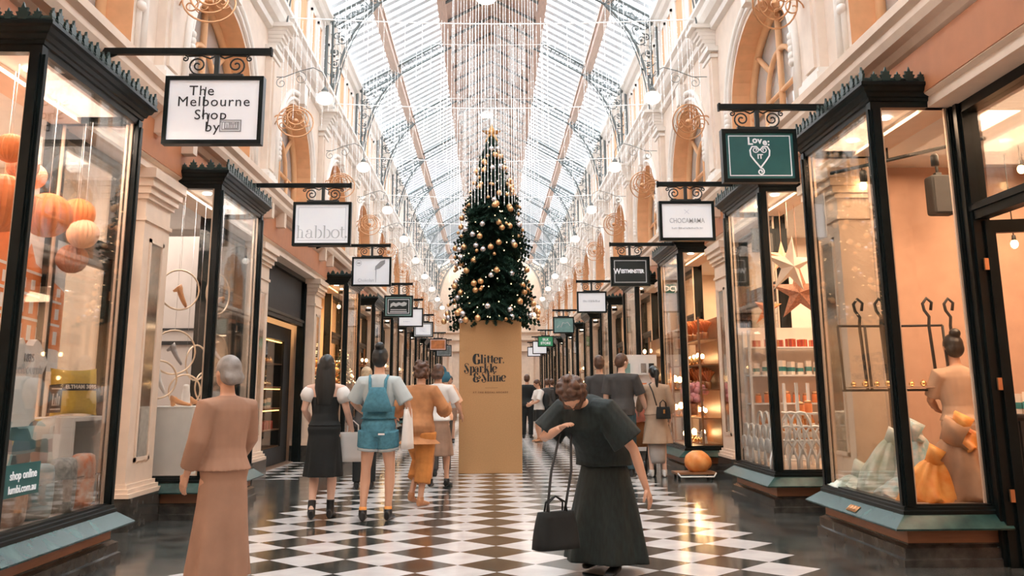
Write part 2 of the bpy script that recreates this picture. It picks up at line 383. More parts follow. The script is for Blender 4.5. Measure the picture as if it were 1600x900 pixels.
# glazed roof: one window of many panes on each slope
EX, EZ, RX, RZ = 3.66, 9.26, 1.27, 10.58
for s in (-1, 1):
    r = sroot('window_%d' % n); n += 1
    G = MB(); G.add([(side(s, EX), YS, EZ+.1), (side(s, EX), YE, EZ+.1), (side(s, RX), YE, RZ+.1), (side(s, RX), YS, RZ+.1)], [(0, 1, 2, 3)]); G.build('pane', 'roofglass', r)
    B = MB(); sl = math.atan2(RZ-EZ, RX-EX)
    nb = int((YE-YS)/.40)
    for i in range(nb):
        y = YS + (YE-YS)*i/nb; hw = .062
        a0, a1 = (side(s, EX), EZ+.07), (side(s, RX), RZ+.07)
        B.add([(a0[0], y-hw, a0[1]), (a0[0], y+hw, a0[1]), (a1[0], y+hw, a1[1]), (a1[0], y-hw, a1[1]),
               (a0[0], y, a0[1]-.07), (a1[0], y, a1[1]-.07)], [(0, 1, 2, 3), (0, 3, 5, 4), (1, 4, 5, 2)])
    B.build('glazing_bar', 'roofbar', r)
    t = .45; px, pz = EX+(RX-EX)*t, EZ+(RZ-EZ)*t
    B = MB(); B.box(*sorted((side(s, px-.09), side(s, px+.09))), YS, YE, pz-.22, pz+.02)
    B.box(*sorted((side(s, px-.13), side(s, px+.13))), YS, YE, pz-.06, pz+.0)
    B.build('purlin', 'timber', r)
r = sroot('ceiling')
B = MB()
for s in (-1, 1):
    B.add([(side(s, RX), YS, RZ), (side(s, RX), YE, RZ), (0, YE, RZ+.75), (0, YS, RZ+.75)], [(0, 1, 2, 3)])
    B.box(*sorted((side(s, RX-.14), side(s, RX+.05))), YS, YE, RZ-.16, RZ+.16)
    for q in (.35, .7, 1.0): B.box(*sorted((side(s, q-.025), side(s, q+.025))), YS, YE, RZ+.58*(1-q/RX)-.03+.1, RZ+.58*(1-q/RX)+.14)
B.build('ridge_boarding', 'soffit', r)
B = MB()
i = 0; y = YS
while y < YE:
    for s in (-1, 1):
        B.tube([(side(s, RX-.1), y, RZ-.02), (0, y, RZ+.62)], .04, 4, smooth=False)
    y += MOD/4
B.build('collar_beam', 'greyiron', r)

# iron roof ribs: latticed rafters and scrolled brackets, one thing each
def make_rib(y):
    t = thing('roof_rib', 'grey iron roof rib with lattice rafters and scrolled brackets, nearest of the row', 'roof truss', (0, y, 0), 'iron ribs spanning the glazed roof')
    o = (0, 0, 0)
    for s in (-1, 1):
        B = MB(o); x = lambda a: side(s, a)
        A, C = Vector((3.52, EZ-.05)), Vector((1.2, RZ-.05)); d = (C-A).normalized(); nn = Vector((-d.y, d.x))
        if nn.y > 0: nn = -nn
        def seg(p, q, r_): B.tube([(x(p[0]), 0, p[1]), (x(q[0]), 0, q[1])], r_, 4, smooth=False)
        seg(A, C, .035); seg(A+nn*.24, C+nn*.24, .03)
        N = 22; L = (C-A).length
        for i in range(N):
            p = A + d*(L*i/N); seg(p, p+nn*.24, .012); 
            if i % 2 == 0: seg(p, A+d*(L*(i+1)/N)+nn*.24, .01)
        B.build('lattice_rafter', 'greyiron', t)
        B = MB(o)
        seg((3.55, 7.05), (3.55, EZ), .035); seg((3.42, 7.1), (3.42, EZ-.05), .025)
        # sweeping lower arc from the foot to the purlin and on to the ridge
        pts = []
        for i in range(25):
            u = i/24; bx = (1-u)**3*3.42 + 3*(1-u)**2*u*3.35 + 3*(1-u)*u*u*2.95 + u**3*2.45
            bz = (1-u)**3*7.1 + 3*(1-u)**2*u*8.3 + 3*(1-u)*u*u*9.15 + u**3*9.52
            pts.append((bx, bz))
        B.tube([(x(a), 0, z) for a, z in pts], .032, 5); B.tube([(x(a-.07*(1 if i < 20 else (24-i)/4)), 0, z-.02) for i, (a, z) in enumerate(pts)], .014, 4)
        B.box(*sorted((x(3.34), x(3.6))), -.1, .1, 7.04, 7.12)
        B.build('bracket', 'greyiron', t)
        B = MB(o)
        for (cx, cz, r0, a0, tn) in ((3.30, 9.05, .16, 0, 1.6), (3.0, 9.22, .13, 2, -1.5), (3.22, 8.72, .13, 3, 1.5), (2.78, 9.40, .10, 1, 1.4), (3.36, 8.42, .10, 1, -1.5), (3.12, 8.98, .09, 4, -1.3),
                                     (3.36, 8.15, .09, 4, 1.4), (3.39, 7.9, .07, 2, -1.4), (3.40, 7.66, .06, 0, 1.3), (3.33, 8.78, .08, 2, -1.3), (2.88, 9.12, .07, 0, 1.3), (2.62, 9.52, .07, 0, -1.3)):
            B.tube([(x(a), 0, z) for a, z in spiral(cx, cz, r0, .015, a0, tn)], .015, 4)
            B.ball((x(cx), 0, cz), .03, 6, 4)
            for q in range(3):
                an = a0 + q*2.1; B.tube([(x(cx+r0*math.cos(an)), 0, cz+r0*math.sin(an)), (x(cx+(r0+.07)*math.cos(an+.5)), 0, cz+(r0+.07)*math.sin(an+.5))], [.014, .004], 4)
        B.build('scrollwork', 'greyiron', t)
    return t
ribs = [P for P in PIERS if P > 9]
rib0 = make_rib(ribs[0])
for i, y in enumerate(ribs[1:]):
    dup(rib0, (0, y, 0), label=['grey iron roof rib, second from the near end of the arcade', 'grey iron roof rib, third from the near end, before the tree star', 'grey iron roof rib, fourth from the near end'][i] if i < 3 else 'grey iron roof rib in the hazy far run beyond the Christmas tree')

# end walls and shop interiors
def plane(B, pts, m=0): B.add(pts, [(0, 1, 2, 3)], m)
B = MB()
plane(B, [(-4.2, YE, 0), (4.2, YE, 0), (4.2, YE, 11.6), (-4.2, YE, 11.6)])
for i in range(13):
    a0 = PI*i/12; B.tube([(0, YE-.06, 5.2), (2.6*math.cos(a0), YE-.06, 5.2+4.2*math.sin(a0))], .05, 4) if i % 2 == 0 else None
B.tube([(2.7*math.cos(PI*i/24), YE-.1, 5.2+4.4*math.sin(PI*i/24)) for i in range(25)], .13, 6)
B.tube([(1.4*math.cos(PI*i/24), YE-.1, 5.2+2.2*math.sin(PI*i/24)) for i in range(25)], .06, 6)
for z in (3.9, 4.6, 5.1): B.box(-3.6, 3.6, YE-.2, YE, z, z+.12)
for xx in (-2.6, -1.4, 1.4, 2.6): B.box(xx-.12, xx+.12, YE-.18, YE, 0, 3.9)
struct('wall_far', B, 'cream')
B = MB(); plane(B, [(-4.2, YS, 0), (4.2, YS, 0), (4.2, YS, 11.6), (-4.2, YS, 11.6)])
struct('wall_near', B, 'pink')
DEEP = 7.4
for s in (-1, 1):
    W = MB()
    X = lambda a, c: sorted((side(s, a), side(s, c)))
    plane(W, [(side(s, DEEP), YS, 0), (side(s, DEEP), YE, 0), (side(s, DEEP), YE, 3.6), (side(s, DEEP), YS, 3.6)])
    struct('wall_back_' + ('right' if s > 0 else 'left'), W, 'warmwall' if s > 0 else 'creamwall')
    W = MB(); W.box(*X(3.62, DEEP+.1), YS, YE, 3.60, 3.70)
    struct('ceiling', W, 'white')
    W = MB()
    for k, y in enumerate(PIERS):
        W.box(*X(3.9, DEEP), y-.05, y+.05, 0, 3.6, (0 if s < 0 else (1 if y < 12 else 0)))
    struct('wall_partition_' + ('right' if s > 0 else 'left'), W, ['creamwall', 'warmwall'])
# ---------------------------------------------------------------- shop fronts
FX, WX = 3.05, 3.75       # front glass line and wall line
def crest_leaf(B, x, y, z, h, dx, dy):
    # small cast palmette standing on the cornice; (dx,dy) runs along the cornice
    pr = [(-.30, 0), (-.34, .18), (-.5, .42), (-.30, .44), (-.36, .68), (-.14, .66), (0, 1.0), (.14, .66), (.36, .68), (.30, .44), (.5, .42), (.34, .18), (.30, 0)]
    n = len(pr); vs = []
    for sg in (-1, 1):
        for a, c in pr: vs.append((x+dx*a*h*.8+dy*sg*.009, y+dy*a*h*.8-dx*sg*.009, z+c*h))
    B.add(vs, [tuple(range(n)), tuple(range(2*n-1, n-1, -1))]+[(i, (i+1) % n, n+(i+1) % n, n+i) for i in range(n)])
def make_bay(L, label, lettering=None):
    # local: front runs along y from 0 to L at x=0, the shop lies towards +x (depth D)
    D = WX-FX; t = thing('bay_window', label, 'shop window')
    o = (0, 0, 0)
    def sweep(prof, mats_idx=0, B=None):    # profile (out, z) swept round the three faces
        B = B or MB(o)
        for i in range(len(prof)):
            (a, z0), (c, z1) = prof[i], prof[(i+1) % len(prof)]
            pa = [(D, -a), (-a, -a), (-a, L+a), (D, L+a)]; pc = [(D, -c), (-c, -c), (-c, L+c), (D, L+c)]
            for j in range(3):
                B.add([(*pa[j], z0), (*pa[j+1], z0), (*pc[j+1], z1), (*pc[j], z1)], [(0, 1, 2, 3)], mats_idx)
        return B
    B = sweep([(.10, 0), (.10, .05), (.08, .06), (.08, .13), (.04, .15), (.04, .16), (-.1, .16), (-.1, 0)]); B.build('plinth', 'plinth', t)
    B = sweep([(.035, .155), (.035, .265), (-.1, .265), (-.1, .155)]); B.build('riser_panel', 'brownband', t)
    B = sweep([(.165, .262), (.17, .275), (.05, .365), (-.1, .365), (-.1, .262)]); B.build('sloping_sill', 'greenmarble', t)
    if lettering:
        B = MB(o)      # worn metal letters, too small to read
        for i in range(7):
            y = L*.40+i*.03; B.tube([(-.155, y, .295), (-.10, y+.006*(-1)**i, .334)], .005, 4); B.tube([(-.14, y, .305), (-.12, y+.018, .322), (-.105, y+.012, .332)], .004, 4)
        B.build('sill_lettering', 'brass', t)
    B = sweep([(.06, .36), (.06, .385), (.045, .39), (.045, .41), (.03, .415), (.03, .43), (-.04, .43), (-.04, .36)])
    B.build('bottom_rail', 'black', t)
    for (px, py) in ((0, 0), (0, L), (D-.05, 0), (D-.05, L)):
        B = MB(o); sy = 1 if py else -1
        B.box(px-.03, px+.05, py-.04, py+.04, .42, 3.54)
        B.box(px-.045, px-.02, py-.02, py+.02, .42, 3.48); B.box(px-.02, px+.03, py+sy*.03, py+sy*.055, .42, 3.48)
        B.build('corner_post', 'black', t)
    B = sweep([(.015, 3.50), (.02, 3.545), (.035, 3.55), (.04, 3.575), (.055, 3.58), (.065, 3.61), (.085, 3.62), (.10, 3.65), (.12, 3.66), (.12, 3.685), (.1, 3.70), (-.06, 3.70), (-.06, 3.50)])
    B.box(-.05, D, -.05, L+.05, 3.60, 3.64); B.build('cornice', 'black', t)
    B = MB(o)
    n = max(8, int(L/.09)); z = 3.695
    for i in range(n+1): crest_leaf(B, -.10, -.09 + (L+.18)*i/n, z, .12 if i % 2 == 0 else .085, 0, 1)
    m = 8
    for i in range(1, m+1):
        for yy in (-.10, L+.10): crest_leaf(B, -.10+(D+.06)*i/m, yy, z, .12 if i % 2 == 0 else .08, 1, 0)
    B.tube([(D, -.10, z+.015), (-.10, -.10, z+.015), (-.10, L+.10, z+.015), (D, L+.10, z+.015)], .012, 4, smooth=False)
    B.build('cresting', 'crest', t)
    for (a, c) in (((.0, .045), (.0, L-.045)), ((.05, 0), (D-.08, 0)), ((.05, L), (D-.08, L))):
        B = MB(o)
        if a[0] == 0 and c[0] == 0: B.box(-.004, .004, a[1], c[1], .43, 3.52)
        else: B.box(a[0], c[0], a[1]-.004, a[1]+.004, .43, 3.52)
        B.build('glass_pane', 'glass', t)
    B = MB(o)     # inner bead seen as a pale line round the glass
    for yy in (.055, L-.055): B.box(.01, .03, yy-.01, yy+.01, .43, 3.52)
    for xx in (.07, D-.1):
        for yy in (.0, L): B.box(xx-.01, xx+.01, yy-.012 + (.02 if yy == 0 else -.02), yy+.012+(.02 if yy == 0 else -.02), .43, 3.52)
    B.build('glazing_bead', 'cream', t)
    B = MB(o); B.box(-.02, D+.03, .02, L-.02, .38, .425); B.build('display_floor', 'displayfloor', t)
    B = MB(o); B.box(0, D+.02, 0.02, L-.02, 3.56, 3.59)
    for (xx, yy) in ((.3, L*.28), (.3, L*.72)): B.lathe([(.05, 3.545), (.05, 3.56)], (xx, yy, 0), 12, 1)
    B.build('display_ceiling', ['white', 'down'], t)
    return t
M['displayfloor'] = mat('display_floor', (.5, .38, .3), .5)
RB = {k: (PIERS[k]+.7, PIERS[k]+2.5) for k in range(2, len(PIERS)-1)}
LB = {k: (PIERS[k]+.6, PIERS[k]+2.4) for k in range(2, len(PIERS)-1)}
RB.update({2: (7.12, 8.75), 3: (10.28, 11.85), 4: (14.95, 16.75)}); LB.update({2: (5.92, 7.65), 3: (10.12, 11.95)}); del LB[4]
blab = {(1, 2): 'nearest black bay window on the right, tan shop with scarves and a woman inside', (1, 3): 'black bay window on the right full of paper stars and white arches',
        (1, 4): 'black bay window behind the orange bag, crammed with candles and flowers', (1, 5): 'dark bay window on the right beyond the doorway past the tan-coated woman',
        (-1, 2): 'nearest black bay window on the left with orange paper balls and cushions', (-1, 3): 'black bay window on the left showing shoes hung in hoops',
        (-1, 5): 'black bay window on the left with an orange-lit Christmas display behind the woman in black'}
protoR = protoL = None
def place_bay(s, k):
    y0, y1 = (RB if s > 0 else LB)[k]
    global protoR
    lab = blab.get((s, k), 'distant black bay window on the %s, beyond the first few' % ('right' if s > 0 else 'left'))
    if k >= 6:
        lab = 'black bay window far down the %s side of the arcade' % ('right' if s > 0 else 'left')
        if protoR is None: protoR = make_bay(1.8, lab); b_ = protoR
        else: b_ = dup(protoR, None, label=lab)
        b_['group'] = 'far bay windows on the %s' % ('right' if s > 0 else 'left')
    else: b_ = make_bay(y1-y0, lab, lettering=(s, k) == (1, 2))
    if s > 0: b_.location = (FX, y0, 0)
    else: b_.location = (-FX, y1, 0); b_.rotation_euler = (0, 0, PI)
for k in sorted(RB): place_bay(1, k)
for k in sorted(LB): place_bay(-1, k)

# recessed glazed doors between the bays
dn = 1
def shop_door(s, y0, y1, style='glass', leaf_open=False):
    global dn
    o = Vector((side(s, WX), y0, 0)); r = sroot('door_%d' % dn, o); dn += 1
    X = lambda a, c: sorted((side(s, a), side(s, c)))
    B = MB(o)
    B.box(*X(WX-.05, WX+.08), y0, y1, 3.42, 3.62); B.box(*X(WX-.09, WX), y0, y1, 3.52, 3.62)
    B.box(*X(WX-.04, WX+.06), y0, y1, 2.55, 2.68); B.box(*X(WX-.06, WX), y0, y1, 2.62, 2.66)
    for q in (y0+.06, y1-.06): B.box(*X(WX-.05, WX+.08), q-.06, q+.06, 0, 3.5); B.box(*X(WX-.075, WX-.04), q-.025, q+.025, 0, 3.5)
    B.build('door_frame', 'black', r)
    B = MB(o); B.box(*X(WX+.01, WX+.02), y0+.12, y1-.12, 2.68, 3.42); B.build('transom_pane', 'glass' if style != 'panel' else 'blackm', r)
    if style == 'glass':
        L = y1-y0-.24; B = MB(o)
        for (a, c, e, g) in ((0, .07, 0, 2.54), (L-.07, L, 0, 2.54), (.07, L-.07, 0, .2), (.07, L-.07, 2.44, 2.54)):
            B.box(*X(WX, WX+.05), y0+.12+a, y0+.12+c, e, g)
        if leaf_open:
            B.xform(Matrix.Translation((side(s, WX+.03), y1-.12, 0)) @ Matrix.Rotation(side(s, 1.35), 4, 'Z') @ Matrix.Translation((-side(s, WX+.03), -(y1-.12), 0)))
        lf = B.build('door_leaf', 'black', r)
        B = MB(o)
        for z in (.5, 1.3, 2.2): B.box(*X(WX-.012, WX+.02), y1-.15, y1-.13, z-.045, z+.045)
        B.build('brass_hinge', 'brass', r)
        if not leaf_open:
            G = MB(o); G.box(*X(WX+.02, WX+.03), y0+.19, y0+.12+L-.07, .2, 2.44); G.build('door_glass', 'glass', r)
            H = MB(o); H.tube([(side(s, WX-.06), y0+.22, .95), (side(s, WX-.06), y0+.22, 1.35)], .014, 8); H.build('door_handle', 'brass', r)
for k in range(2, len(PIERS)-1):
    for s, BB in ((1, RB), (-1, LB)):
        a, c = PIERS[k]+.38, PIERS[k+1]-.38
        if k not in BB: shop_door(s, a, c, 'panel'); continue
        y0, y1 = BB[k]
        if y0-a > .8: shop_door(s, a, y0-.03, leaf_open=(s > 0 and k == 2))
        if c-y1 > .5: shop_door(s, y1+.03, c)

# ---------------------------------------------------------------- hanging signs
def nibpath(pts, W, h, sx=1.):
    # thick-and-thin pen stroke: returns list of quads (2-D) along pts
    out = []
    n = len(pts); L = []; R_ = []
    for i, (x, y) in enumerate(pts):
        a = pts[max(0, i-1)]; c = pts[min(n-1, i+1)]
        tx, ty = c[0]-a[0], c[1]-a[1]; l = math.hypot(tx, ty) or 1; tx /= l; ty /= l
        w = h + (W-h)*abs(ty)**1.5
        L.append((x-ty*w/2, y+tx*w/2)); R_.append((x+ty*w/2, y-tx*w/2))
    for i in range(n-1): out.append([L[i], L[i+1], R_[i+1], R_[i]])
    return out
def glyph(ch, W, h):
    """didone style letters, x-height 1, returns (quads, advance)"""
    q = []
    def st(x, y0, y1, w=None): w = w or W; q.append([(x-w/2, y0), (x+w/2, y0), (x+w/2, y1), (x-w/2, y1)])
    def hr(x0, x1, y): q.append([(x0, y-h/2), (x1, y-h/2), (x1, y+h/2), (x0, y+h/2)])
    def ar(cx, cy, rx, ry, a0, a1, w=None, n=18): q.extend(nibpath(arc(cx, cy, rx, a0*PI, a1*PI, n, ry), w or W, h))
    def dot(x, y, r): q.append(arc(x, y, r, 0, 2*PI*.95, 12))
    W2 = W/2; H = 1.45
    if ch == 'l': st(W2+.1, 0, H); hr(0, W+.2, h/2); hr(0, W2+.1, H-h/2); return q, W+.26
    if ch == 'i': st(W2+.1, 0, 1); hr(0, W+.2, h/2); hr(0, W2+.1, 1-h/2); dot(W2+.1, 1.32, .15); return q, W+.26
    if ch == 't': st(W2+.14, .15, 1.3); hr(0, W+.34, 1-h/2); ar(W2+.14+.16, .2, .16, .18, 1, 1.6, h*1.6); return q, W+.38
    if ch == 'e': ar(.42, .5, .40, .48, .08, 1.75); hr(.2, .8, .52); return q, .92
    if ch == 'r': st(W2+.1, 0, 1); hr(0, W+.2, h/2); hr(0, W2, 1-h/2); ar(W+.22, .72, .2, .26, .35, 1, h*1.5); dot(W+.38, .84, .13); return q, W+.58
    if ch == 'a': st(.66, .08, .8); ar(.40, .74, .26, .24, .0, .85, h*1.6); dot(.2, .76, .12); ar(.36, .28, .30, .26, .35, 1.75, W*.85); hr(.66, .9, .06); return q, .96
    if ch == 'p': st(W2+.1, -.45, 1); hr(0, W+.2, -.45); hr(0, W2, 1-h/2); ar(W2+.36, .5, .36, .48, -.55, .55); return q, W2+.86
    if ch == 'k': st(W2+.1, 0, H); hr(0, W+.2, h/2); hr(0, W2, H-h/2); q.extend(nibpath([(W+.1, .38), (W+.42, .95)], h*1.5, h)); q.extend(nibpath([(W+.2, .58), (W+.55, 0)], W*1.0, W*.8)); hr(W+.3, W+.75, h/2); hr(W+.3, W+.62, 1-h/2); return q, W+.82
    if ch == 'h' or ch == 'n':
        st(W2+.1, 0, H if ch == 'h' else 1); hr(0, W+.2, h/2); hr(0, W2, (H if ch == 'h' else 1)-h/2)
        st(W+.48, 0, .72); ar(W+.22+.02, .72, .26, .26, 0, .9, h*1.5); hr(W+.28, W+.74, h/2); return q, W+.82
    if ch == 'b': st(W2+.1, 0, H); hr(0, W2, H-h/2); ar(W2+.36, .5, .36, .48, -.55, .55); return q, W2+.86
    if ch == 'o': ar(.44, .5, .42, .48, 0, 2, n=28); return q, .94
    if ch == '.': dot(.1, .12, .13); return q, .3
    if ch == 'G': ar(.62, .72, .58, .82, .28, 1.72, W*1.75, 26); st(1.06, -.05, .6, W*1.3); hr(.7, 1.32, .62); dot(.98, 1.22, .17); return q, 1.38
    if ch == 'S':
        pts = [(1.02, 1.2)] + arc(.62, 1.18, .40, .1*PI, .95*PI, 8, .32)[1:] + [(.3, .98), (.5, .78), (.78, .58), (.98, .34)] + arc(.58, .26, .42, -.05*PI, -1.0*PI, 9, .42)
        for i in range(len(pts)-1):
            pass
        q.extend(nibpath(pts, h*2.2, h)); q.append([(.2, 1.12), (.5, 1.2), (1.08, .42), (1.0, .05), (.72, .22)]); dot(.24, .22, .2); return q, 1.2
    if ch == '&':
        ar(.5, 1.05, .36, .34, .2, 1.45, W*1.2); ar(.5, .34, .46, .44, .55, 1.95, W*1.4); dot(.78, 1.2, .15); q.extend(nibpath([(.5, .75), (.9, .55), (1.2, .52), (1.42, .8)], h*3, h*2.5)); dot(1.1, .86, .14); dot(.66, .42, .15); return q, 1.5
    return q, .5
def didone(body, size, W, h, track=.04):
    """list of quads for a word, origin at left baseline"""
    out = []; x = 0
    for ch in body:
        g, a = glyph(ch, W, h)
        out += [[((px+x)*size, py*size) for px, py in poly] for poly in g]; x += a+track
    return out, x*size
def quads_part(name, polys, m, parent, fx, depth=.003):
    """put 2-D polygons onto a plane: fx maps (u,v,d)->point"""
    B = MB()
    for i, poly in enumerate(polys):
        n = len(poly); d = depth + (i % 7)*.00012
        B.add([fx(u, v, 0) for u, v in poly]+[fx(u, v, d) for u, v in poly], [tuple(range(n)), tuple(range(2*n-1, n-1, -1))]+[(j, (j+1) % n, n+(j+1) % n, n+j) for j in range(n)])
    return B.build(name, m, parent)
M['signwhite'] = mat('glowing_white_sign_face', (.86, .87, .90), .35, var=.02, emit=(.9, .95, 1), es=.12)  # white faces and letters with a faint emission
M['ink'] = mat('black_ink', (.02, .02, .02), .6)
M['inkgrey'] = mat('grey_ink', (.35, .35, .36), .6)
M['inkpale'] = mat('pale_grey_ink', (.55, .57, .58), .6)
M['signgreen'] = mat('deep_teal_sign_face', (.02, .12, .12), .35, var=.1)
M['signdark'] = mat('black_sign_face', (.012, .02, .02), .4)
M['signteal'] = mat('pale_teal_sign_face', (.20, .36, .34), .4, var=.2)
M['signsilk'] = mat('bright_green_sign_face', (.05, .36, .16), .4)
M['signrust'] = mat('rust_sign_face', (.50, .17, .05), .5, var=.3)
M['signgrey'] = mat('grey_sign_face', (.12, .14, .14), .5, var=.3)
def make_sign(name, s, label, y, xin, xout, z0, z1, zb, xb, face='signwhite'):
    """xout: edge towards the aisle, xin: edge towards the shops"""
    cx = (xin+xout)/2; o = Vector((cx, y, z0)); t = thing(name, label, 'sign', o)
    w2 = abs(xin-xout)/2; h = z1-z0
    B = MB(o); lo, hi = sorted((side(s, 3.18 if (zb < 3.8 and y < 16) else 3.47), xb)); B.box(lo, hi, y-.02, y+.02, zb-.028, zb+.028)
    B.box(*sorted((xb, xb+side(s, .02))), y-.026, y+.026, zb-.035, zb+.035)
    pole = [(side(s, 3.18), y, zb), (side(s, 3.3), y, zb-.05)]
    B.tube(pole, .02, 6); B.build('beam', 'black', t)
    B = MB(o); zt = z1; gap = zb-.028-zt
    B.box(cx-.02, cx+.02, y-.015, y+.015, zt, zb)
    B.box(cx-w2*.55, cx+w2*.55, y-.02, y+.02, zt+.0, zt+.028)
    for q in (-1, 1):
        r = gap*.40
        B.tube([(cx+q*a, y, z) for a, z in spiral(.03+w2*.32, zt+.028+r, r, r*.15, -PI/2-.3, 1.7, 26)], .008, 5)
        B.tube([(cx+q*a, y, z) for a, z in [(.02, zb-.04), (.06, zb-.06), (w2*.32, zb-.035), (w2*.6, zb-.04)]], .008, 5)
        B.tube([(cx+q*a, y, z) for a, z in spiral(w2*.66, zb-.062, .028, .006, PI/2, 1.2, 10)], .007, 5)
    B.build('scroll_bracket', 'iron', t)
    B = MB(o); fr = .035
    for (a, c, e, g) in ((-w2, w2, 0, fr), (-w2, w2, h-fr, h), (-w2, -w2+fr, fr, h-fr), (w2-fr, w2, fr, h-fr)):
        B.box(cx+a, cx+c, y-.045, y+.045, z0+e, z0+g)
    B.build('frame', 'black', t)
    B = MB(o); B.box(cx-w2+fr, cx+w2-fr, y-.03, y+.03, z0+fr, z1-fr); fc = B.build('face', face, t)
    fx = lambda u, v, d: (u, -.031-d, h/2+v)      # face coordinates, origin at face centre, local to t
    return t, fc, fx, w2-fr, h/2-fr
def sborder(t, fx, W, H, inset, th, m, name='border_line'):
    a, c = W-inset, H-inset
    qs = [[(-a, -c), (a, -c), (a, -c+th), (-a, -c+th)], [(-a, c-th), (a, c-th), (a, c), (-a, c)], [(-a, -c), (-a+th, -c), (-a+th, c), (-a, c)], [(a-th, -c), (a, -c), (a, c), (a-th, c)]]
    quads_part(name, qs, m, t, fx, .002)
def stext(t, fx, body, u, v, size, m, bold=0., sx=1., align='CENTER', spacing=1., name='lettering'):
    return text_mesh(body, size, name, m, t, fx(u, v, .001), (PI/2, 0, 0), bold, align, spacing, sx, .0015)
def faint(t, fx, u0, u1, v, h, m, seed=0):
    # a line of lettering too soft to read: a row of small uneven strokes
    rnd = random.Random(seed); u = u0; q = []
    while u < u1:
        w = rnd.choice((.005, .008, .012)); hh = h*rnd.choice((.6, .8, 1)); q.append([(u, v), (u+w, v), (u+w, v+hh), (u, v+hh)]); u += w+rnd.choice((.004, .006, .010))
    quads_part('faint_lettering', q, m, t, fx)
def stroke(pts, w):
    return nibpath(pts, w, w)

t, f, fx, W, H = make_sign('hanging_sign', -1, 'nearest hanging sign on the left, white face with four staggered lines of black letters', 7.5, -2.77, -1.95, 3.29, 3.88, 4.11, -1.9)
for (s_, u, v) in (('The', -.065, .165), ('Melbourne', .02, .07), ('Shop', -.0, -.045), ('by', .02, -.15)):
    stext(t, fx, s_, u+(-.02 if s_ == 'The' else 0)-.02, v, .122, 'ink', 0, 1.02, spacing=1.12)
quads_part('tall_stroke', [stroke([(-.072, .20), (-.085, -.06)], .009)[0], stroke([(-.03, -.03), (-.045, -.17)], .009)[0]], 'ink', t, fx)
qs = []
for (a, c, e, g) in ((.06, .24, -.19, -.085),):
    for i, (p, q_) in enumerate(((0, .009), (.018, .006))):
        x0, x1, y0, y1 = a+p, c-p, e+p, g-p
        qs += [[(x0, y0), (x1, y0), (x1, y0+q_), (x0, y0+q_)], [(x0, y1-q_), (x1, y1-q_), (x1, y1), (x0, y1)], [(x0, y0), (x0+q_, y0), (x0+q_, y1), (x0, y1)], [(x1-q_, y0), (x1, y0), (x1, y1), (x1-q_, y1)]]
for x in (.10, .118, .136, .15, .168, .186, .204): qs.append([(x, -.165), (x+.009, -.165), (x+.009, -.11-(.02 if x in (.118, .168) else 0)), (x, -.11)])
qs += [[(.10, -.165), (.21, -.165), (.21, -.157), (.10, -.157)], [(.14, -.125), (.2, -.125), (.2, -.118), (.14, -.118)]]
quads_part('shop_emblem', qs, 'inkgrey', t, fx)

t, f, fx, W, H = make_sign('hanging_sign', -1, 'white hanging sign with one pale lower-case word and thin border, second on the left', 12.0, -2.63, -1.87, 3.15, 3.73, 3.96, -1.88)
sborder(t, fx, W, H, .035, .005, 'inkpale')
q, wd = didone('habbot.', .115, .16, .05, .03)
quads_part('lettering', [[(u-wd/2+.01, v-.19) for u, v in p] for p in q], 'inkpale', t, fx)

t, f, fx, W, H = make_sign('hanging_sign', -1, 'white hanging sign with a dripping chocolate spoon, third on the left', 17.2, -2.62, -1.89, 3.21, 3.76, 3.98, -1.91)
stext(t, fx, 'Chokolait', -.10, -.165, .085, 'inkpale', 0, .9)
qs = [[(.06, .03), (.07, .10), (.16, .19), (.25, .22), (.245, .15), (.15, .06)], [(.075, .04), (.09, .04), (.085, -.20), (.078, -.20)]]; quads_part('spoon_picture', qs, 'inkgrey', t, fx)
quads_part('round_mark', [stroke(arc(-.24, .16, .05, 0, 2*PI, 20), .004)[i] for i in range(20)]+[[(-.27, .15), (-.21, .15), (-.21, .17), (-.27, .17)]], 'inkgrey', t, fx)

t, f, fx, W, H = make_sign('hanging_sign', -1, 'black hanging sign with a pale leafy emblem and double border, fourth on the left', 22.3, -2.59, -1.9, 3.05, 3.57, 3.85, -1.91, 'signdark')
sborder(t, fx, W, H, .0, .028, 'signteal'); sborder(t, fx, W, H, .055, .012, 'signwhite')
qs = [[(-.2, -.03), (-.19, .06), (-.12, .1), (-.06, .07), (0, .1), (.07, .08), (.13, .11), (.2, .08), (.18, .02), (.1, .0), (.02, .03), (-.06, -.01), (-.13, .02)], [(-.19, -.09), (.19, -.09), (.19, -.07), (-.19, -.07)], [(-.2, -.14), (.2, -.14), (.2, -.115), (-.2, -.115)]]
quads_part('emblem', qs, 'inkpale', t, fx)
t, f, fx, W, H = make_sign('hanging_sign', -1, 'plain white hanging sign half hidden behind the black emblem sign', 26, -2.62, -1.92, 3.08, 3.6, 3.84, -1.93); faint(t, fx, -.20, -.02, -.12, .02, 'inkpale', 4)
t, f, fx, W, H = make_sign('hanging_sign', -1, 'white hanging sign with a broad black frame, sixth on the left', 31, -2.6, -1.94, 3.09, 3.6, 3.83, -1.93); sborder(t, fx, W, H, 0, .028, 'inkpale'); sborder(t, fx, W, H, .03, .016, 'signdark')
for q_ in range(3): faint(t, fx, -.13, .10, .04-.05*q_, .015, 'inkpale', q_)
t, f, fx, W, H = make_sign('hanging_sign', -1, 'small rust-orange hanging sign left of the kraft box', 41, -2.72, -1.96, 3.1, 3.63, 3.88, -2.0, 'signrust'); sborder(t, fx, W, H, .02, .012, 'signwhite')
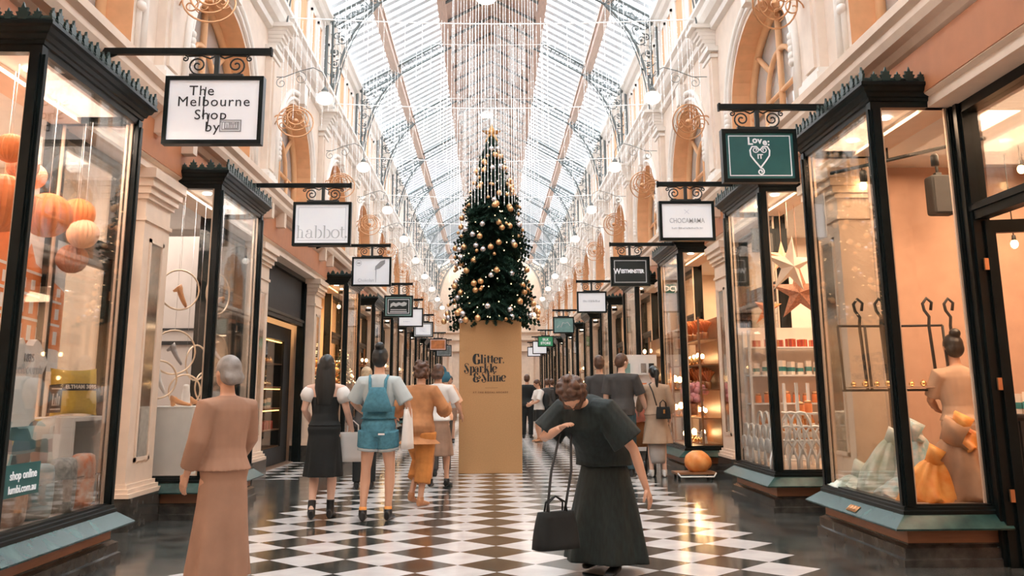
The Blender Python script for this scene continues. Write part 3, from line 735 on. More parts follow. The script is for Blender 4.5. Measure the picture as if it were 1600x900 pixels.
t, f, fx, W, H = make_sign('hanging_sign', -1, 'small dark grey hanging sign just behind the rust-orange one', 46, -2.7, -1.95, 3.05, 3.6, 3.85, -1.95, 'signgrey'); sborder(t, fx, W, H, .02, .012, 'inkpale')

t, f, fx, W, H = make_sign('hanging_sign', 1, 'nearest hanging sign on the right, deep teal with a curly heart', 8.15, 2.76, 2.07, 3.11, 3.61, 3.83, 2.06, 'signgreen')
sborder(t, fx, W, H, .025, .008, 'signwhite')
for i, ch in enumerate('Love:'): stext(t, fx, ch, -.085+i*.045-(.01 if i == 4 else 0), .135+.012*math.sin(i*1.3), .085 if i else .10, 'signwhite', .003)
hp = []
for q_ in (-1, 1):
    hp += nibpath([(0+q_*a, c) for a, c in [(0, .05), (.03, .085), (.07, .085), (.09, .05), (.085, 0), (.05, -.05), (.01, -.10), (-.005, -.12)]], .014, .014)
    hp += nibpath([(q_*a, c) for a, c in spiral(.04, .055, .03, .008, PI, 1.2, 10)], .009, .009)
hp += nibpath(spiral(.0, -.15, .035, .008, PI/2, -1.4, 14), .012, .012)
quads_part('curly_heart', hp, 'signwhite', t, fx); stext(t, fx, 'IT', .0, -.01, .06, 'signwhite', .002)

t, f, fx, W, H = make_sign('hanging_sign', 1, 'white hanging sign with pale narrow capitals under a small cross, second on the right', 11.1, 2.70, 2.02, 3.06, 3.55, 3.77, 2.01)
stext(t, fx, 'CHOCAMAMA', .0, -.0, .085, 'inkpale', .001, .78); faint(t, fx, -.19, .19, -.10, .022, 'inkpale', 9)
quads_part('crossed_mark', nibpath([(-.03, .14), (.03, .085)], .003, .003)+nibpath([(-.03, .085), (.03, .14)], .003, .003), 'inkpale', t, fx)
t, f, fx, W, H = make_sign('hanging_sign', 1, 'black hanging sign with white serif capitals inside a white border, third on the right', 15.0, 2.56, 1.92, 2.95, 3.43, 3.64, 1.91, 'signdark')
sborder(t, fx, W, H, .022, .012, 'inkpale'); stext(t, fx, 'ESTMINSTER', .035, .0, .082, 'signwhite', .004, .82); stext(t, fx, 'W', -.215, -.0, .12, 'signwhite', .004, .9)
t, f, fx, W, H = make_sign('hanging_sign', 1, 'white hanging sign with faint grey capitals, fourth on the right', 20.8, 2.57, 1.9, 3.01, 3.49, 3.72, 1.89); faint(t, fx, -.20, .18, .0, .05, 'inkpale', 12)
t, f, fx, W, H = make_sign('hanging_sign', 1, 'pale teal hanging sign, fifth on the right', 28.3, 2.5, 1.86, 3.03, 3.53, 3.73, 1.85, 'signteal'); quads_part('pale_emblem', nibpath([(-.2, -.08), (-.14, .0), (-.08, -.07), (-.02, .08), (.05, .05), (.12, .09), (.2, -.02)], .03, .012), 'inkpale', t, fx)
t, f, fx, W, H = make_sign('hanging_sign', 1, 'bright green hanging sign with two lines of white capitals', 39, 2.59, 1.93, 3.15, 3.6, 3.84, 1.93, 'signsilk'); stext(t, fx, 'SILK', 0, .07, .14, 'signwhite', .004); stext(t, fx, 'STORE', 0, -.08, .14, 'signwhite', .004)
make_sign('hanging_sign', 1, 'small white hanging sign just below the bright green one', 43, 2.56, 1.89, 3.02, 3.61, 3.8, 1.85)
make_sign('hanging_sign', 1, 'farthest small white hanging sign on the right', 48, 2.54, 1.85, 3.1, 3.59, 3.82, 1.85)

# ---------------------------------------------------------------- lamps
def make_globe():
    t = thing('globe_lamp', 'lit opal globe lamp on a curled arm, nearest on the left wall', 'lamp', (0, 0, 0), 'opal globe lamps along the walls')
    B = MB(); B.lathe([(.02, .105), (.05, .10), (.09, .082), (.125, .04), (.135, 0), (.125, -.04), (.095, -.075), (.05, -.095), (.01, -.10)], n=20)
    B.build('glass_globe', 'globe', t)
    B = MB(); B.lathe([(.05, .12), (.06, .13), (.03, .17), (.012, .2)], n=12)
    B.tube([(0, 0, .18), (0, 0, .34), (.06, 0, .45), (.2, 0, .52), (.42, 0, .46), (.66, 0, .36), (.95, 0, .36)], .007, 6)
    B.tube([(a, 0, z) for a, z in spiral(.40, .34, .11, .02, PI/2, 1.3)], .005, 5)
    B.tube([(a, 0, z) for a, z in spiral(.70, .26, .09, .02, PI/2, -1.3)], .005, 5)
    B.build('scrolled_arm', 'greyiron', t)
    return t
gl = make_globe(); gl.location = (2.57, PIERS[4], 5.90)
gl['label'] = 'lit opal globe lamp nearest on the right wall, above the teal heart sign'
for k in range(4, len(PIERS)-1):
    ords = {4: 'nearest on the', 5: 'second along the', 6: 'third along the', 7: 'fourth along the'}
    for s in (1, -1):
        if s > 0 and k == 4: continue
        sd = 'right' if s > 0 else 'left'
        lab = 'lit opal globe lamp %s %s wall' % (ords[k], sd) if k in ords else 'tiny lit opal globe lamp far down the %s wall' % sd
        dup(gl, (side(s, 2.57 if s > 0 else 2.69), PIERS[k], 5.88), rz=0 if s > 0 else PI, label=lab)
def make_coil():
    t = thing('coiled_brass_light', 'c', 'wall light', (0, 0, 0), 'coiled brass lights on the pilasters')
    B = MB()
    for i, (r, dz) in enumerate(((.28, 0), (.20, .03), (.13, .05))):
        B.tube([(r*math.cos(2*PI*j/24), .02*i, dz+r*math.sin(2*PI*j/24)) for j in range(24)], .011, 6, closed=True)
    for i in range(4):
        a = PI*i/2+.4; B.tube([(.15*math.cos(a)+x, .03, .03+.15*math.sin(a)+z) for x, z in spiral(0, 0, .09, .015, a, 1.3, 14)], .007, 4)
    B.ball((0, 0, 0), .05); B.build('ring_coil', 'brass', t)
    B = MB(); B.tube([(0, 0, 0), (.15, 0, .10), (.3, 0, .1), (.42, 0, .0)], .012, 6); B.lathe([(.05, -.02), (.06, 0), (.02, .03)], (.40, 0, 0), 10)
    B.tube([(a, 0, z) for a, z in spiral(.2, -.05, .12, .02, 0, 1.3)], .009, 5); B.build('arm', 'brass', t)
    return t
ck = make_coil()
for c_ in ck.children:
    if c_.name.startswith('ring'): c_.rotation_euler = (.25, 0, .25); first = True
for k in range(3, len(PIERS)-1):
    for s in (1, -1):
        sd = 'right' if s > 0 else 'left'
        lab = 'coiled brass wall light on the %s pilaster %s' % (sd, {3: 'nearest the camera', 4: 'behind the first hanging signs', 5: 'third from the camera'}.get(k, 'in the far run of the arcade'))
        o_ = ck if first else dup(ck, None); first = False
        o_.location = (side(s, 3.14), PIERS[k], 5.5); o_.rotation_euler = (0, 0, 0 if s > 0 else PI); o_['label'] = lab
def make_pendant():
    t = thing('dome_pendant', 'bright white dome pendant hanging at the ridge, cut by the top of the picture', 'lamp', (0, 0, 0), 'dome pendants under the ridge')
    B = MB(); B.lathe([(.03, .14), (.10, .12), (.19, .05), (.22, 0), (.22, -.02)], n=20); B.build('shade', 'white', t)
    B = MB(); B.lathe([(.20, -.02), (.18, -.05), (.08, -.07), (.01, -.075)], n=20); B.build('lit_glass', 'down', t)
    B = MB(); B.tube([(0, 0, .13), (0, 0, 1.3)], .01, 5); B.build('rod', 'iron', t)
    return t
pd = make_pendant(); pd.location = (-.13, 18.8, 9.65)
dup(pd, (-.15, 28.0, 9.85), label='bright white dome pendant hanging above the tip of the Christmas tree')
dup(pd, (-.15, 37.2, 9.85), label='bright white dome pendant hidden behind the tree tip, far down the ridge')

# curtains of light strings hung across the arcade from cross wires
def curtain(y, zt, label, dens=1.0, seed=0):
    rnd = random.Random(seed); B = MB((0, y, zt)); BB = MB((0, y, zt))
    t = thing('light_curtain', label, 'string lights', (0, y, zt), 'curtains of light strings under the roof')
    B.tube([(-3.4+6.8*i/16, y, zt+.10-.10*math.sin(PI*i/16)) for i in range(17)], .011, 5); B.build('cross_wire', 'string', t)
    B = MB((0, y, zt)); x = -3.4
    while x < 3.4:
        ax = abs(x+.05)
        if ax < .95: L = 3.0 - 1.1*max(0, ax-.38)/.55 + rnd.uniform(-.12, .05); stp = .052
        elif ax < 2.35: L = rnd.uniform(.5, 1.1); stp = .30
        else: L = 1.5 + rnd.uniform(-.2, .3); stp = .075
        xx = x + rnd.uniform(-.015, .015); yy = y + rnd.uniform(-.25, .25)*(1 if ax < .95 else .6)
        B.tube([(xx, yy, zt+.02), (xx, yy, zt-L)], .0045, 3, smooth=False)
        z = zt-rnd.uniform(.02, .1)
        while z > zt-L:
            r = .010; BB.add([(xx+r, yy, z), (xx-r, yy, z), (xx, yy+r, z), (xx, yy-r, z), (xx, yy, z+.02), (xx, yy, z-.02)], [(0, 2, 4), (2, 1, 4), (1, 3, 4), (3, 0, 4), (2, 0, 5), (1, 2, 5), (3, 1, 5), (0, 3, 5)])
            z -= rnd.uniform(.09, .16)
        x += stp/dens
    tag(B.build('hanging_string', 'string', t), kind='stuff'); tag(BB.build('glass_beads', 'bead', t), kind='stuff')
for i, y in enumerate((14.3, 18.9, 23.5, 28.1, 32.7, 37.3, 41.9)):
    curtain(y, 7.2, ['curtain of fine light strings nearest the camera, veiling the tree tip', 'curtain of fine light strings on the second cross wire, behind the tree', 'curtain of fine light strings on the third cross wire'][i] if i < 3 else 'curtain of fine light strings in the far half of the arcade', seed=i, dens=1 if i < 4 else .7)
# upper curtain above the near wire
curtain(18.7, 10.35, 'high curtain of light strings under the ridge, near the first dome pendant', .8, 11)
curtain(23.3, 10.35, 'high curtain of light strings under the ridge, behind the first high one', .8, 12)
curtain(27.9, 10.35, 'high curtain of light strings around the second dome pendant', .8, 13)

# ---------------------------------------------------------------- kraft display box and Christmas tree
M['inkbrown'] = mat('brown_ink', (.16, .07, .03), .7)
M['kraft'] = mat('kraft_board', (.51, .28, .12), .7, var=.07, scale=60)
BX0, BX1, BY0, BY1, BZ = -.555, .465, 15.35, 16.37, 2.44
t = thing('kraft_display_box', 'tall kraft-brown box with three bold black words, standing under the tree', 'display stand', ((BX0+BX1)/2, BY0, 0))
B = MB(((BX0+BX1)/2, BY0, 0)); B.box(BX0, BX1, BY0, BY1, 0, BZ); ob = B.build('box_body', 'kraft', t)
mod = ob.modifiers.new('bevel', 'BEVEL'); mod.width = .008; mod.segments = 2
def bfx(u, v, d): return (u, -.001-d, v)
def put(word, u, v, size):
    q, wd = didone(word, size, .38, .075, .0); return [[(a*LX+u, c+v) for a, c in p] for p in q]
S = .097; LX = .81
polys = put('Glitter.', -.27, 1.735, S); quads_part('lettering_glitter', polys, 'ink', t, bfx)
polys = put('Sparkle', -.435, 1.59, S); quads_part('lettering_sparkle', polys, 'ink', t, bfx)
polys = put('&Shine', -.27, 1.445, S); quads_part('lettering_shine', polys, 'ink', t, bfx)
text_mesh('AT THE ROYAL ARCADE', .038, 'lettering_arcade', 'inkbrown', t, (.0, -.004, 1.27), (PI/2, 0, 0), .0008, spacing=1.45)
quads_part('thin_rule', [[(-.09, 1.34), (.12, 1.34), (.12, 1.345), (-.09, 1.345)]], 'inkbrown', t, bfx)

M['fir'] = mat('fir_needles', (.012, .045, .026), .6, var=.5, scale=14, c2=(.03, .085, .05))
M['trunk'] = mat('trunk_bark', (.10, .06, .035), .8)
TX, TY, TZ0, TZ1 = -.02, 15.87, 2.40, 5.72
def tree_r(z):
    u = (z-TZ0)/(TZ1-TZ0)
    pts = [(0, .80), (.06, .80), (.12, .66), (.35, .62), (.5, .56), (.62, .47), (.72, .36), (.86, .22), (1, .03)]
    for (a, ra), (c, rc) in zip(pts, pts[1:]):
        if u <= c: return ra+(rc-ra)*(u-a)/(c-a)
    return .02
t = thing('christmas_tree', 'tall dark green Christmas tree standing on the kraft box', 'tree', (TX, TY, BZ))
o = (TX, TY, BZ)
B = MB(o); B.tube([(TX, TY, BZ), (TX, TY, TZ1-.1)], [.06, .015], 8); B.build('trunk', 'trunk', t)
rnd = random.Random(3); B = MB(o)
N = 1500
for i in range(N):
    u = (i/N)**1.0; z = TZ0+.05 + (TZ1-TZ0-.1)*u; r = tree_r(z)*(1+.16*math.sin(z*9+i*2.399*2))*rnd.uniform(.72, 1.08); a = i*2.39996
    if rnd.random() > .35 + .65*min(1, tree_r(z)/.5): continue
    dx, dy = math.cos(a), math.sin(a); dr = -.22*r - rnd.uniform(-.03, .08)
    p0 = Vector((TX+dx*r*.25, TY+dy*r*.25, z+.10)); p1 = Vector((TX+dx*r, TY+dy*r, z+dr*.6))
    d = (p1-p0); L = d.length; d.normalize(); sd = d.cross(Vector((0, 0, 1))).normalized(); up = sd.cross(d)
    # a drooping twig with rows of needles on both sides: a flat-sided sprig in three blades
    for (q, e) in ((sd, 0), (up, 0), ((sd+up).normalized(), .2), ((sd-up).normalized(), .2)):
        k = 7; vs = []; wd = .06+.03*rnd.random()
        for j in range(k+1):
            c = p0 + d*(L*(.25+.75*j/k)); ww = wd*(1-.75*j/k)
            vs += [c, c+q*ww+d*.045, c-q*ww+d*.045]
        fs = []
        for j in range(k): fs += [(3*j, 3*j+1, 3*j+3), (3*j, 3*j+3, 3*j+2)]
        B.add(vs, fs)
tag(B.build('foliage', 'fir', t), kind='stuff')
B = MB(o)
for i in range(170):
    z = TZ0+.05+(TZ1-TZ0-.15)*rnd.random()**1.15; r = tree_r(z)*rnd.uniform(.85, 1.04); a = rnd.uniform(0, 2*PI)
    B.ball((TX+r*math.cos(a), TY+r*math.sin(a), z), .010, 5, 4)
tag(B.build('fairy_lights', 'fairy', t), kind='stuff')
B = MB((TX, TY-.02, TZ1+.05)); pts = []
for i in range(10):
    a = PI/2+PI*i/5; r = .20 if i % 2 == 0 else .08; pts.append((TX+r*math.cos(a), TZ1+.05+r*math.sin(a)))
c0 = [(TX, TY-.06, TZ1+.05), (TX, TY+.02, TZ1+.05)]
B.add([(x, TY-.02, z) for x, z in pts]+c0, [(i, (i+1) % 10, 10) for i in range(10)]+[(i, (i+1) % 10, 11) for i in range(10)])
tag(B.build('tree_star', 'gold'), 'pale gold star on the very tip of the Christmas tree', 'star')
def bauble(r, m, label, grp):
    B = MB(); B.ball((0, 0, 0), r, 14, 10); B.lathe([(r*.22, r*.95), (r*.22, r*1.15), (r*.08, r*1.3)], n=8, m=1)
    ob = B.build('bauble', [m, 'brass']); return tag(ob, label, 'bauble', grp)
M['goldb'] = mat('gold_bauble', (.80, .46, .22), .28, metal=.75, var=.06)
M['silverb'] = mat('silver_bauble', (.66, .66, .70), .25, metal=.8, var=.05)
kinds = [(.050, 'goldb', 'large gold bauble among the branches of the Christmas tree', 'large gold baubles on the tree'), (.048, 'silverb', 'large silver bauble among the branches of the Christmas tree', 'large silver baubles on the tree'),
         (.030, 'goldb', 'small gold bauble among the branches of the Christmas tree', 'small gold baubles on the tree')]
protos = []; rb = random.Random(21)
for i in range(150):
    kd = 0 if i % 5 in (0, 3) else (1 if i % 5 in (1,) else 2)
    if i < 3: kd = i
    u = rb.random()**1.25; z = TZ0+.02+(TZ1-TZ0-.25)*u; a = -PI/2 + rb.uniform(-.6, .6)*PI; r = tree_r(z)*rb.uniform(.94, 1.05)
    loc = (TX+r*math.cos(a), TY+r*math.sin(a), z)
    if i < 3: protos.append(bauble(*kinds[kd])); protos[-1].location = loc
    else: c = protos[kd].copy(); col.objects.link(c); c.location = loc
# ---------------------------------------------------------------- inside the shops
def xs(s, a, c): return sorted((side(s, a), side(s, c)))
SHOPCOL = {(1, 2): (1, .64, .40), (1, 3): (1, .74, .50), (1, 4): (1, .62, .34), (-1, 2): (1, .80, .66), (-1, 3): (1, .86, .78), (-1, 4): (1, .60, .28), (-1, 5): (1, .52, .20)}
SHOPPOW = {(1, 2): 190, (1, 3): 200, (1, 4): 150, (-1, 2): 230, (-1, 3): 70, (-1, 4): 90, (-1, 5): 150}
for k in range(1, len(PIERS)-1):
    for s in (1, -1):
        yc = PIERS[k]+MOD/2
        area_light('shop_light', (side(s, 5.0), yc, 3.5), 2.0, 3.4, SHOPPOW.get((s, k), 110), SHOPCOL.get((s, k), (1, .68, .44)))
for (s, k) in ((1, 2), (1, 3), (1, 4), (-1, 2), (-1, 3), (-1, 5)):     # display lamps in the ceilings of the near bays
    y0, y1 = (RB if s > 0 else LB)[k]
    area_light('display_light', (side(s, 3.42), (y0+y1)/2, 3.53), .5, y1-y0-.3, {(-1, 2): 60, (-1, 3): 40}.get((s, k), 32), SHOPCOL[(s, k)])
for s in (1, -1):       # wooden shop floors
    B = MB(); B.box(*xs(s, 3.8, DEEP), YS, YE, 0, .012)
    struct('floor', B, 'shopfloor')

M['wood'] = mat('mid_brown_wood', (.28, .13, .06), .4, stretch=(1, 1, 6))
M['amber'] = mat('amber_glass', (.55, .20, .04), .15, spec=.8)
M['redw'] = mat('deep_red_wrap', (.45, .07, .04), .4)
M['paper'] = mat('cream_paper', (.80, .70, .60), .7)
M['coral'] = mat('orange_paper', (.80, .24, .07), .7, var=.15)
M['peach'] = mat('peach_paper', (.85, .50, .32), .7, var=.1)
M['teal'] = mat('teal_enamel', (.05, .25, .25), .4)
M['dark'] = mat('dark_cloth', (.02, .024, .025), .8)
M['pinkfl'] = mat('pink_petals', (.78, .36, .40), .7, var=.25, scale=20)
M['leaf'] = mat('green_leaves', (.05, .13, .05), .6, var=.4)
M['copperpaper'] = mat('copper_paper', (.52, .22, .12), .55, var=.3, scale=40)

def shelf_unit(name, label, s, x0, x1, y0, y1, levels, m='white', group=None, back=True, top=None, z0=.012):
    t = thing(name, label, 'shelf', (side(s, (x0+x1)/2), (y0+y1)/2, 0), group); o = t.location
    top = top or levels[-1]+.35
    B = MB(o)
    for (a, c) in ((x0, y0), (x0, y1), (x1, y0), (x1, y1)): B.box(*xs(s, a-.015, a+.015), c-.015, c+.015, z0, top)
    B.build('upright', m, t)
    for z in levels:
        B = MB(o); B.box(*xs(s, x0, x1), y0, y1, z-.02, z); B.build('shelf_board', m, t)
    if back: B = MB(o); B.box(*xs(s, x1-.01, x1+.01), y0, y1, z0+.09, top); B.build('back_panel', m, t)
    return t
PR = {}
def proto(kind):
    """small goods, each a mesh of several materials"""
    B = MB(); ms = ['white', 'brass']
    if kind == 'bottle': B.lathe([(.032, 0), (.034, .01), (.034, .11), (.014, .15), (.013, .19), (.016, .195), (.016, .21)], n=12, m=0); B.lathe([(.035, .03), (.035, .09)], n=12, m=1); ms = ['amber', 'paper']
    elif kind == 'jar': B.lathe([(.04, 0), (.043, .01), (.043, .09), (.035, .10)], n=12, m=0); B.lathe([(.038, .10), (.04, .105), (.04, .125), (.02, .13)], n=12, m=1); ms = ['coral', 'brass']
    elif kind == 'gift_box': B.box(-.05, .05, -.04, .04, 0, .09); B.box(-.052, .052, -.008, .008, 0, .092, 1); B.box(-.008, .008, -.042, .042, 0, .092, 1); ms = ['redw', 'gold']
    elif kind == 'carton': B.box(-.04, .04, -.03, .03, 0, .16); B.box(-.042, .042, -.032, .032, .04, .09, 1); ms = ['paper', 'teal']
    elif kind == 'ornament': B.ball((0, 0, .045), .045, 10, 8); B.lathe([(.012, .088), (.012, .10), (.004, .11)], n=8, m=1); ms = ['gold', 'brass']
    elif kind == 'figurine': B.lathe([(.035, 0), (.04, .02), (.025, .08), (.03, .11), (.012, .13)], n=12); B.ball((0, 0, .15), .024, 10, 8); ms = ['white', 'brass']
    elif kind == 'candle_lamp': B.lathe([(.045, 0), (.03, .01), (.012, .03), (.012, .06), (.03, .08)], n=12); B.ball((0, 0, .115), (.028, .028, .036), 10, 8, 1); ms = ['brass', 'bulb']
    elif kind == 'posy': 
        B.lathe([(.04, 0), (.05, .09), (.045, .1)], n=12)
        for i in range(14): a = i*2.4; r = .03+.05*(i/14); B.ball((r*math.cos(a), r*math.sin(a), .15-.5*r+.02*(i % 3)), .028, 8, 6, 1)
        ms = ['copperpaper', 'pinkfl']
    elif kind == 'dried_bunch':
        B.lathe([(.04, 0), (.05, .1), (.045, .11)], n=12)
        for i in range(26): a = i*2.4; r = .02+.10*(i/26); B.tube([(0, 0, .08), (r*.6*math.cos(a), r*.6*math.sin(a), .2), (r*math.cos(a), r*math.sin(a), .30-.4*r)], [.004, .006, .016], 5, 1)
        ms = ['brass', 'coral']
    ob = B.build(kind, ms); return ob
def goods(kind, spots, label, cat, group, scale=1.):
    for i, (x, y, z) in enumerate(spots):
        if kind not in PR: PR[kind] = proto(kind); ob = PR[kind]
        else: ob = PR[kind].copy(); col.objects.link(ob)
        ob.location = (x, y, z); sc_ = scale*(.88+.24*((i*.618) % 1)); ob.scale = (sc_,)*3; ob.rotation_euler = (0, 0, i*1.3)
        tag(ob, label, cat, group)
def row(s, x, y0, y1, z, n, jx=.0): return [(side(s, x+jx*((i*.37) % 1-.5)), y0+(y1-y0)*(i+.5)/n, z) for i in range(n)]
def rowx(s, x0, x1, y, z, n): return [(side(s, x0+(x1-x0)*(i+.5)/n), y, z) for i in range(n)]

# --- right shop 2: gift shop with paper stars
shelf_unit('shelf_unit', 'white open shelving packed with bottles behind the paper stars', 1, 3.16, 4.55, 11.52, 11.76, [.45, .78, 1.12, 1.46, 1.8], back=False, top=2.0)
B = MB((3.85, 11.77, 0)); B.box(3.1, 4.6, 11.775, 11.80, .43, 2.05); tag(B.build('shelf_backing_panel', 'creamwall'), 'cream panel standing behind the white bottle shelving', 'panel')
goods('bottle', rowx(1, 3.2, 4.5, 11.6, .78, 12), 'small amber bottle on the lower shelf behind the white arches', 'bottle', 'amber bottles on the low shelf')
goods('jar', rowx(1, 3.2, 4.5, 11.6, 1.12, 11), 'orange jar on the middle white shelf under the paper stars', 'jar', 'orange jars on the middle shelf')
goods('carton', rowx(1, 3.2, 4.5, 11.6, 1.46, 12), 'slim paper carton with teal band on the upper white shelf', 'carton', 'cartons on the upper white shelf')
goods('gift_box', rowx(1, 3.2, 4.5, 11.6, 1.8, 9), 'red gift box with gold ribbon on top of the white shelving', 'gift box', 'gift boxes on the white shelving')
goods('figurine', rowx(1, 3.2, 4.5, 11.6, .45, 10), 'white figurine on the lowest white shelf behind the scalloped arches', 'figurine', 'figurines on the lowest shelf')
t = shelf_unit('display_stand', 'white perforated display stand with two shelves near the right corner of the star window', 1, 3.38, 3.66, 10.5, 10.95, [.72, 1.02], back=False, top=1.35)
t.location.z = .0
goods('bottle', [(3.45, 10.6, .72), (3.55, 10.65, .72), (3.46, 10.8, .72), (3.57, 10.85, .72)], 'amber bottle on the lower shelf of the perforated display stand', 'bottle', 'bottles on the display stand')
goods('jar', [(3.45, 10.6, 1.02), (3.55, 10.65, 1.02), (3.5, 10.82, 1.02)], 'orange jar on the top shelf of the perforated display stand', 'jar', 'jars on the display stand')
def paper_star(c, r, m, label, rx, rz):
    B = MB(c); n = 5; pts = []
    for i in range(10):
        a = PI/2+PI*i/5; q = r if i % 2 == 0 else r*.36; pts.append(Vector((q*math.cos(a), 0, q*math.sin(a))))
    R = Matrix.Rotation(rz, 3, 'Z') @ Matrix.Rotation(rx, 3, 'X'); c_ = Vector(c)
    vs = [c_+R @ p for p in pts]+[c_+R @ Vector((0, -r*.22, 0)), c_+R @ Vector((0, r*.22, 0))]
    B.add(vs, [(i, (i+1) % 10, 10) for i in range(10)]+[(i, (i+1) % 10, 11) for i in range(10)])
    B.tube([c_+Vector((0, 0, r*.95)), (c[0], c[1], 3.5)], .003, 4); return tag(B.build('paper_star', m), label, 'paper star')
paper_star((3.52, 10.85, 2.72), .36, 'paper', 'large cream paper star hanging highest in the star window', .2, .3)
paper_star((3.68, 11.05, 2.42), .36, 'copperpaper', 'large speckled copper paper star hanging below the cream one', .1, -.35)
paper_star((3.35, 11.3, 2.25), .24, 'coral', 'orange paper star hanging lowest in the star window', .3, .5)
paper_star((3.62, 11.45, 2.9), .22, 'peach', 'small peach paper star at the back of the star window', 0, .2)
def scallops(name, x, pts, axis, label):
    B = MB((x, pts[0], .43))
    for (row_, n, w, h, z) in ((0, 6, .30, .30, .43), (1, 5, .30, .30, .58), (2, 3, .26, .30, .73)):
        for i in range(n):
            c = pts[0] + (pts[1]-pts[0])*(i+.5+.5*(row_ % 2))/6
            p = [(-w/2, 0), (-w/2*.98, h*.35), (-w/2*.7, h*.75), (-w*.2, h*.97), (0, h), (w*.2, h*.97), (w/2*.7, h*.75), (w/2*.98, h*.35), (w/2, 0)]
            q = [(c+a, z+d) if axis == 'Y' else (c+a, z+d) for a, d in p]
            B.tube([(x, a, d) for a, d in q] if axis == 'Y' else [(a, x, d) for a, d in q], .014, 4)
    return tag(B.build(name, 'white'), label, 'window decoration')
scallops('scalloped_arches', FX+.03, (10.33, 11.8), 'Y', 'white scalloped arches along the foot of the star window')
scallops('scalloped_arches', 10.36, (3.1, 3.72), 'X', 'white scalloped arches along the side pane of the star window')
B = MB((3.45, 11.5, 2.9)); B.box(3.3, 3.75, 11.6, 11.64, 3.0, 3.3); tag(B.build('shop_notice', 'dark'), 'dark panel hanging near the ceiling of the star window', 'panel')

# --- right shop 3: candles and flowers
shelf_unit('shelf_unit', 'narrow wooden rack at the far end of the flower window', 1, 3.12, 3.30, 16.25, 16.5, [.45, .85, 1.3, 1.7], m='wood', top=2.3)
shelf_unit('shelf_unit', 'glittering shelving of candles and flowers beyond the cream pilaster', 1, 3.33, 3.64, 15.05, 16.65, [.45, .85, 1.3, 1.7, 2.1], m='wood', top=2.45)
goods('candle_lamp', row(1, 3.42, 15.1, 16.65, .85, 7)+row(1, 3.42, 15.1, 16.65, 1.7, 5), 'small lit candle lamp glowing on the flower shop shelves', 'candle lamp', 'lit candle lamps in the flower window', 1.15)
goods('dried_bunch', row(1, 3.5, 15.1, 16.65, 1.3, 5)+row(1, 3.5, 15.1, 16.65, 2.1, 4), 'bunch of dried orange stems in a brass pot in the flower window', 'dried flowers', 'dried orange bunches in the flower window', 1.2)
goods('posy', [(3.2, 15.15, .9), (3.25, 15.35, .95), (3.3, 15.2, 1.05)], 'pot of pink blossom in the near corner of the flower window', 'flower pot', 'pink posies in the flower window', 2.0)
goods('candle_lamp', rowx(1, 3.14, 3.6, 15.9, .43, 3)+rowx(1, 3.12, 3.3, 16.35, 1.3, 2)+rowx(1, 3.12, 3.3, 16.35, .85, 2), 'lit candle lamp on the window floor beyond the pink posies', 'candle lamp', 'candle lamps low in the flower window', 1.5)
goods('figurine', row(1, 3.4, 15.1, 16.65, .43, 6), 'white figurine on the bottom shelf of the flower window', 'figurine', 'figurines in the flower window', 1.2)
goods('ornament', row(1, 3.38, 15.15, 16.6, 1.3, 6)+row(1, 3.38, 15.15, 16.6, 1.7, 5)+row(1, 3.38, 15.15, 16.6, .43, 6), 'round gold ornament on the flower shop shelves', 'ornament', 'gold ornaments in the flower window', 1.3)
B = MB((3.2, 16.6, 3.1)); B.box(3.12, 3.3, 16.58, 16.61, 3.0, 3.16); o_ = B.build('hanging_shop_card', 'signgreen'); tag(o_, 'little green card with pale letters hanging in the flower window', 'card')
text_mesh('DC)', .13, 'lettering', 'signwhite', o_, (0, -.025, -.02), (PI/2, 0, 0), .003)
# stand of cards behind the tan-coated woman
t = thing('card_stand', 'white rack of greeting cards beside the tan-coated woman', 'rack', (2.75, 17.6, 0))
B = MB(t.location); B.box(2.42, 3.08, 17.58, 17.66, .2, 1.95)
for xx in (2.45, 3.05): B.box(xx-.02, xx+.02, 17.5, 17.74, 0, .2)
B.build('backboard', 'white', t)
for i in range(4):
    B = MB(t.location); B.box(2.43, 3.07, 17.50, 17.58, .5+i*.36, .53+i*.36); B.build('ledge', 'white', t)
for i in range(16):
    B = MB((0, 0, 0)); mm = ['signteal', 'paper', 'coral', 'dark', 'silver', 'white'][i*5 % 6]
    x = 2.52+(i % 4)*.15; z = .53+(i//4)*.36; B.box(x-.05, x+.05, 17.53, 17.54, z, z+.18)
    tag(B.build('greeting_card', mm), 'greeting card standing on the white rack by the tan-coated woman', 'greeting card', 'cards on the white rack')

# --- right shop 1: tan boutique
def cabinet(name, label, s, x0, x1, y0, y1, h, m='wood', n=2):
    t = thing(name, label, 'cabinet', (side(s, (x0+x1)/2), (y0+y1)/2, 0)); B = MB(t.location)
    B.box(*xs(s, x0, x1), y0, y1, .05, h); B.box(*xs(s, x0+.03, x1), y0+.03, y1-.03, .012, .05); B.box(*xs(s, x0-.02, x1), y0-.02, y1+.02, h, h+.03); B.build('carcass', m, t)
    for i in range(n):
        a, c = y0+(y1-y0)*i/n+.02, y0+(y1-y0)*(i+1)/n-.02
        B = MB(t.location); B.box(*xs(s, x0-.018, x0), a, c, .1, h-.03); d = B.build('door', m, t)
        B = MB(t.location); B.ball((side(s, x0-.03), (a+c)/2, h*.6), .015, 8, 6); kb = B.build('knob', 'brass', d)
    return t
cabinet('back_cabinet', 'long dark wooden cabinet at the back of the tan shop', 1, 6.7, 7.3, 5.6, 9.2, .95, 'wood', 4)
shelf_unit('shelf_unit', 'tall amber-lit shelves on the back wall of the tan shop', 1, 6.95, 7.3, 6.2, 9.1, [1.3, 1.7, 2.1], 'wood', top=2.5, z0=.985)
goods('jar', row(1, 7.05, 6.3, 9.0, 1.3, 12), 'orange jar on the lower back shelf of the tan shop', 'jar', 'jars on the tan shop back shelf', 1.5)
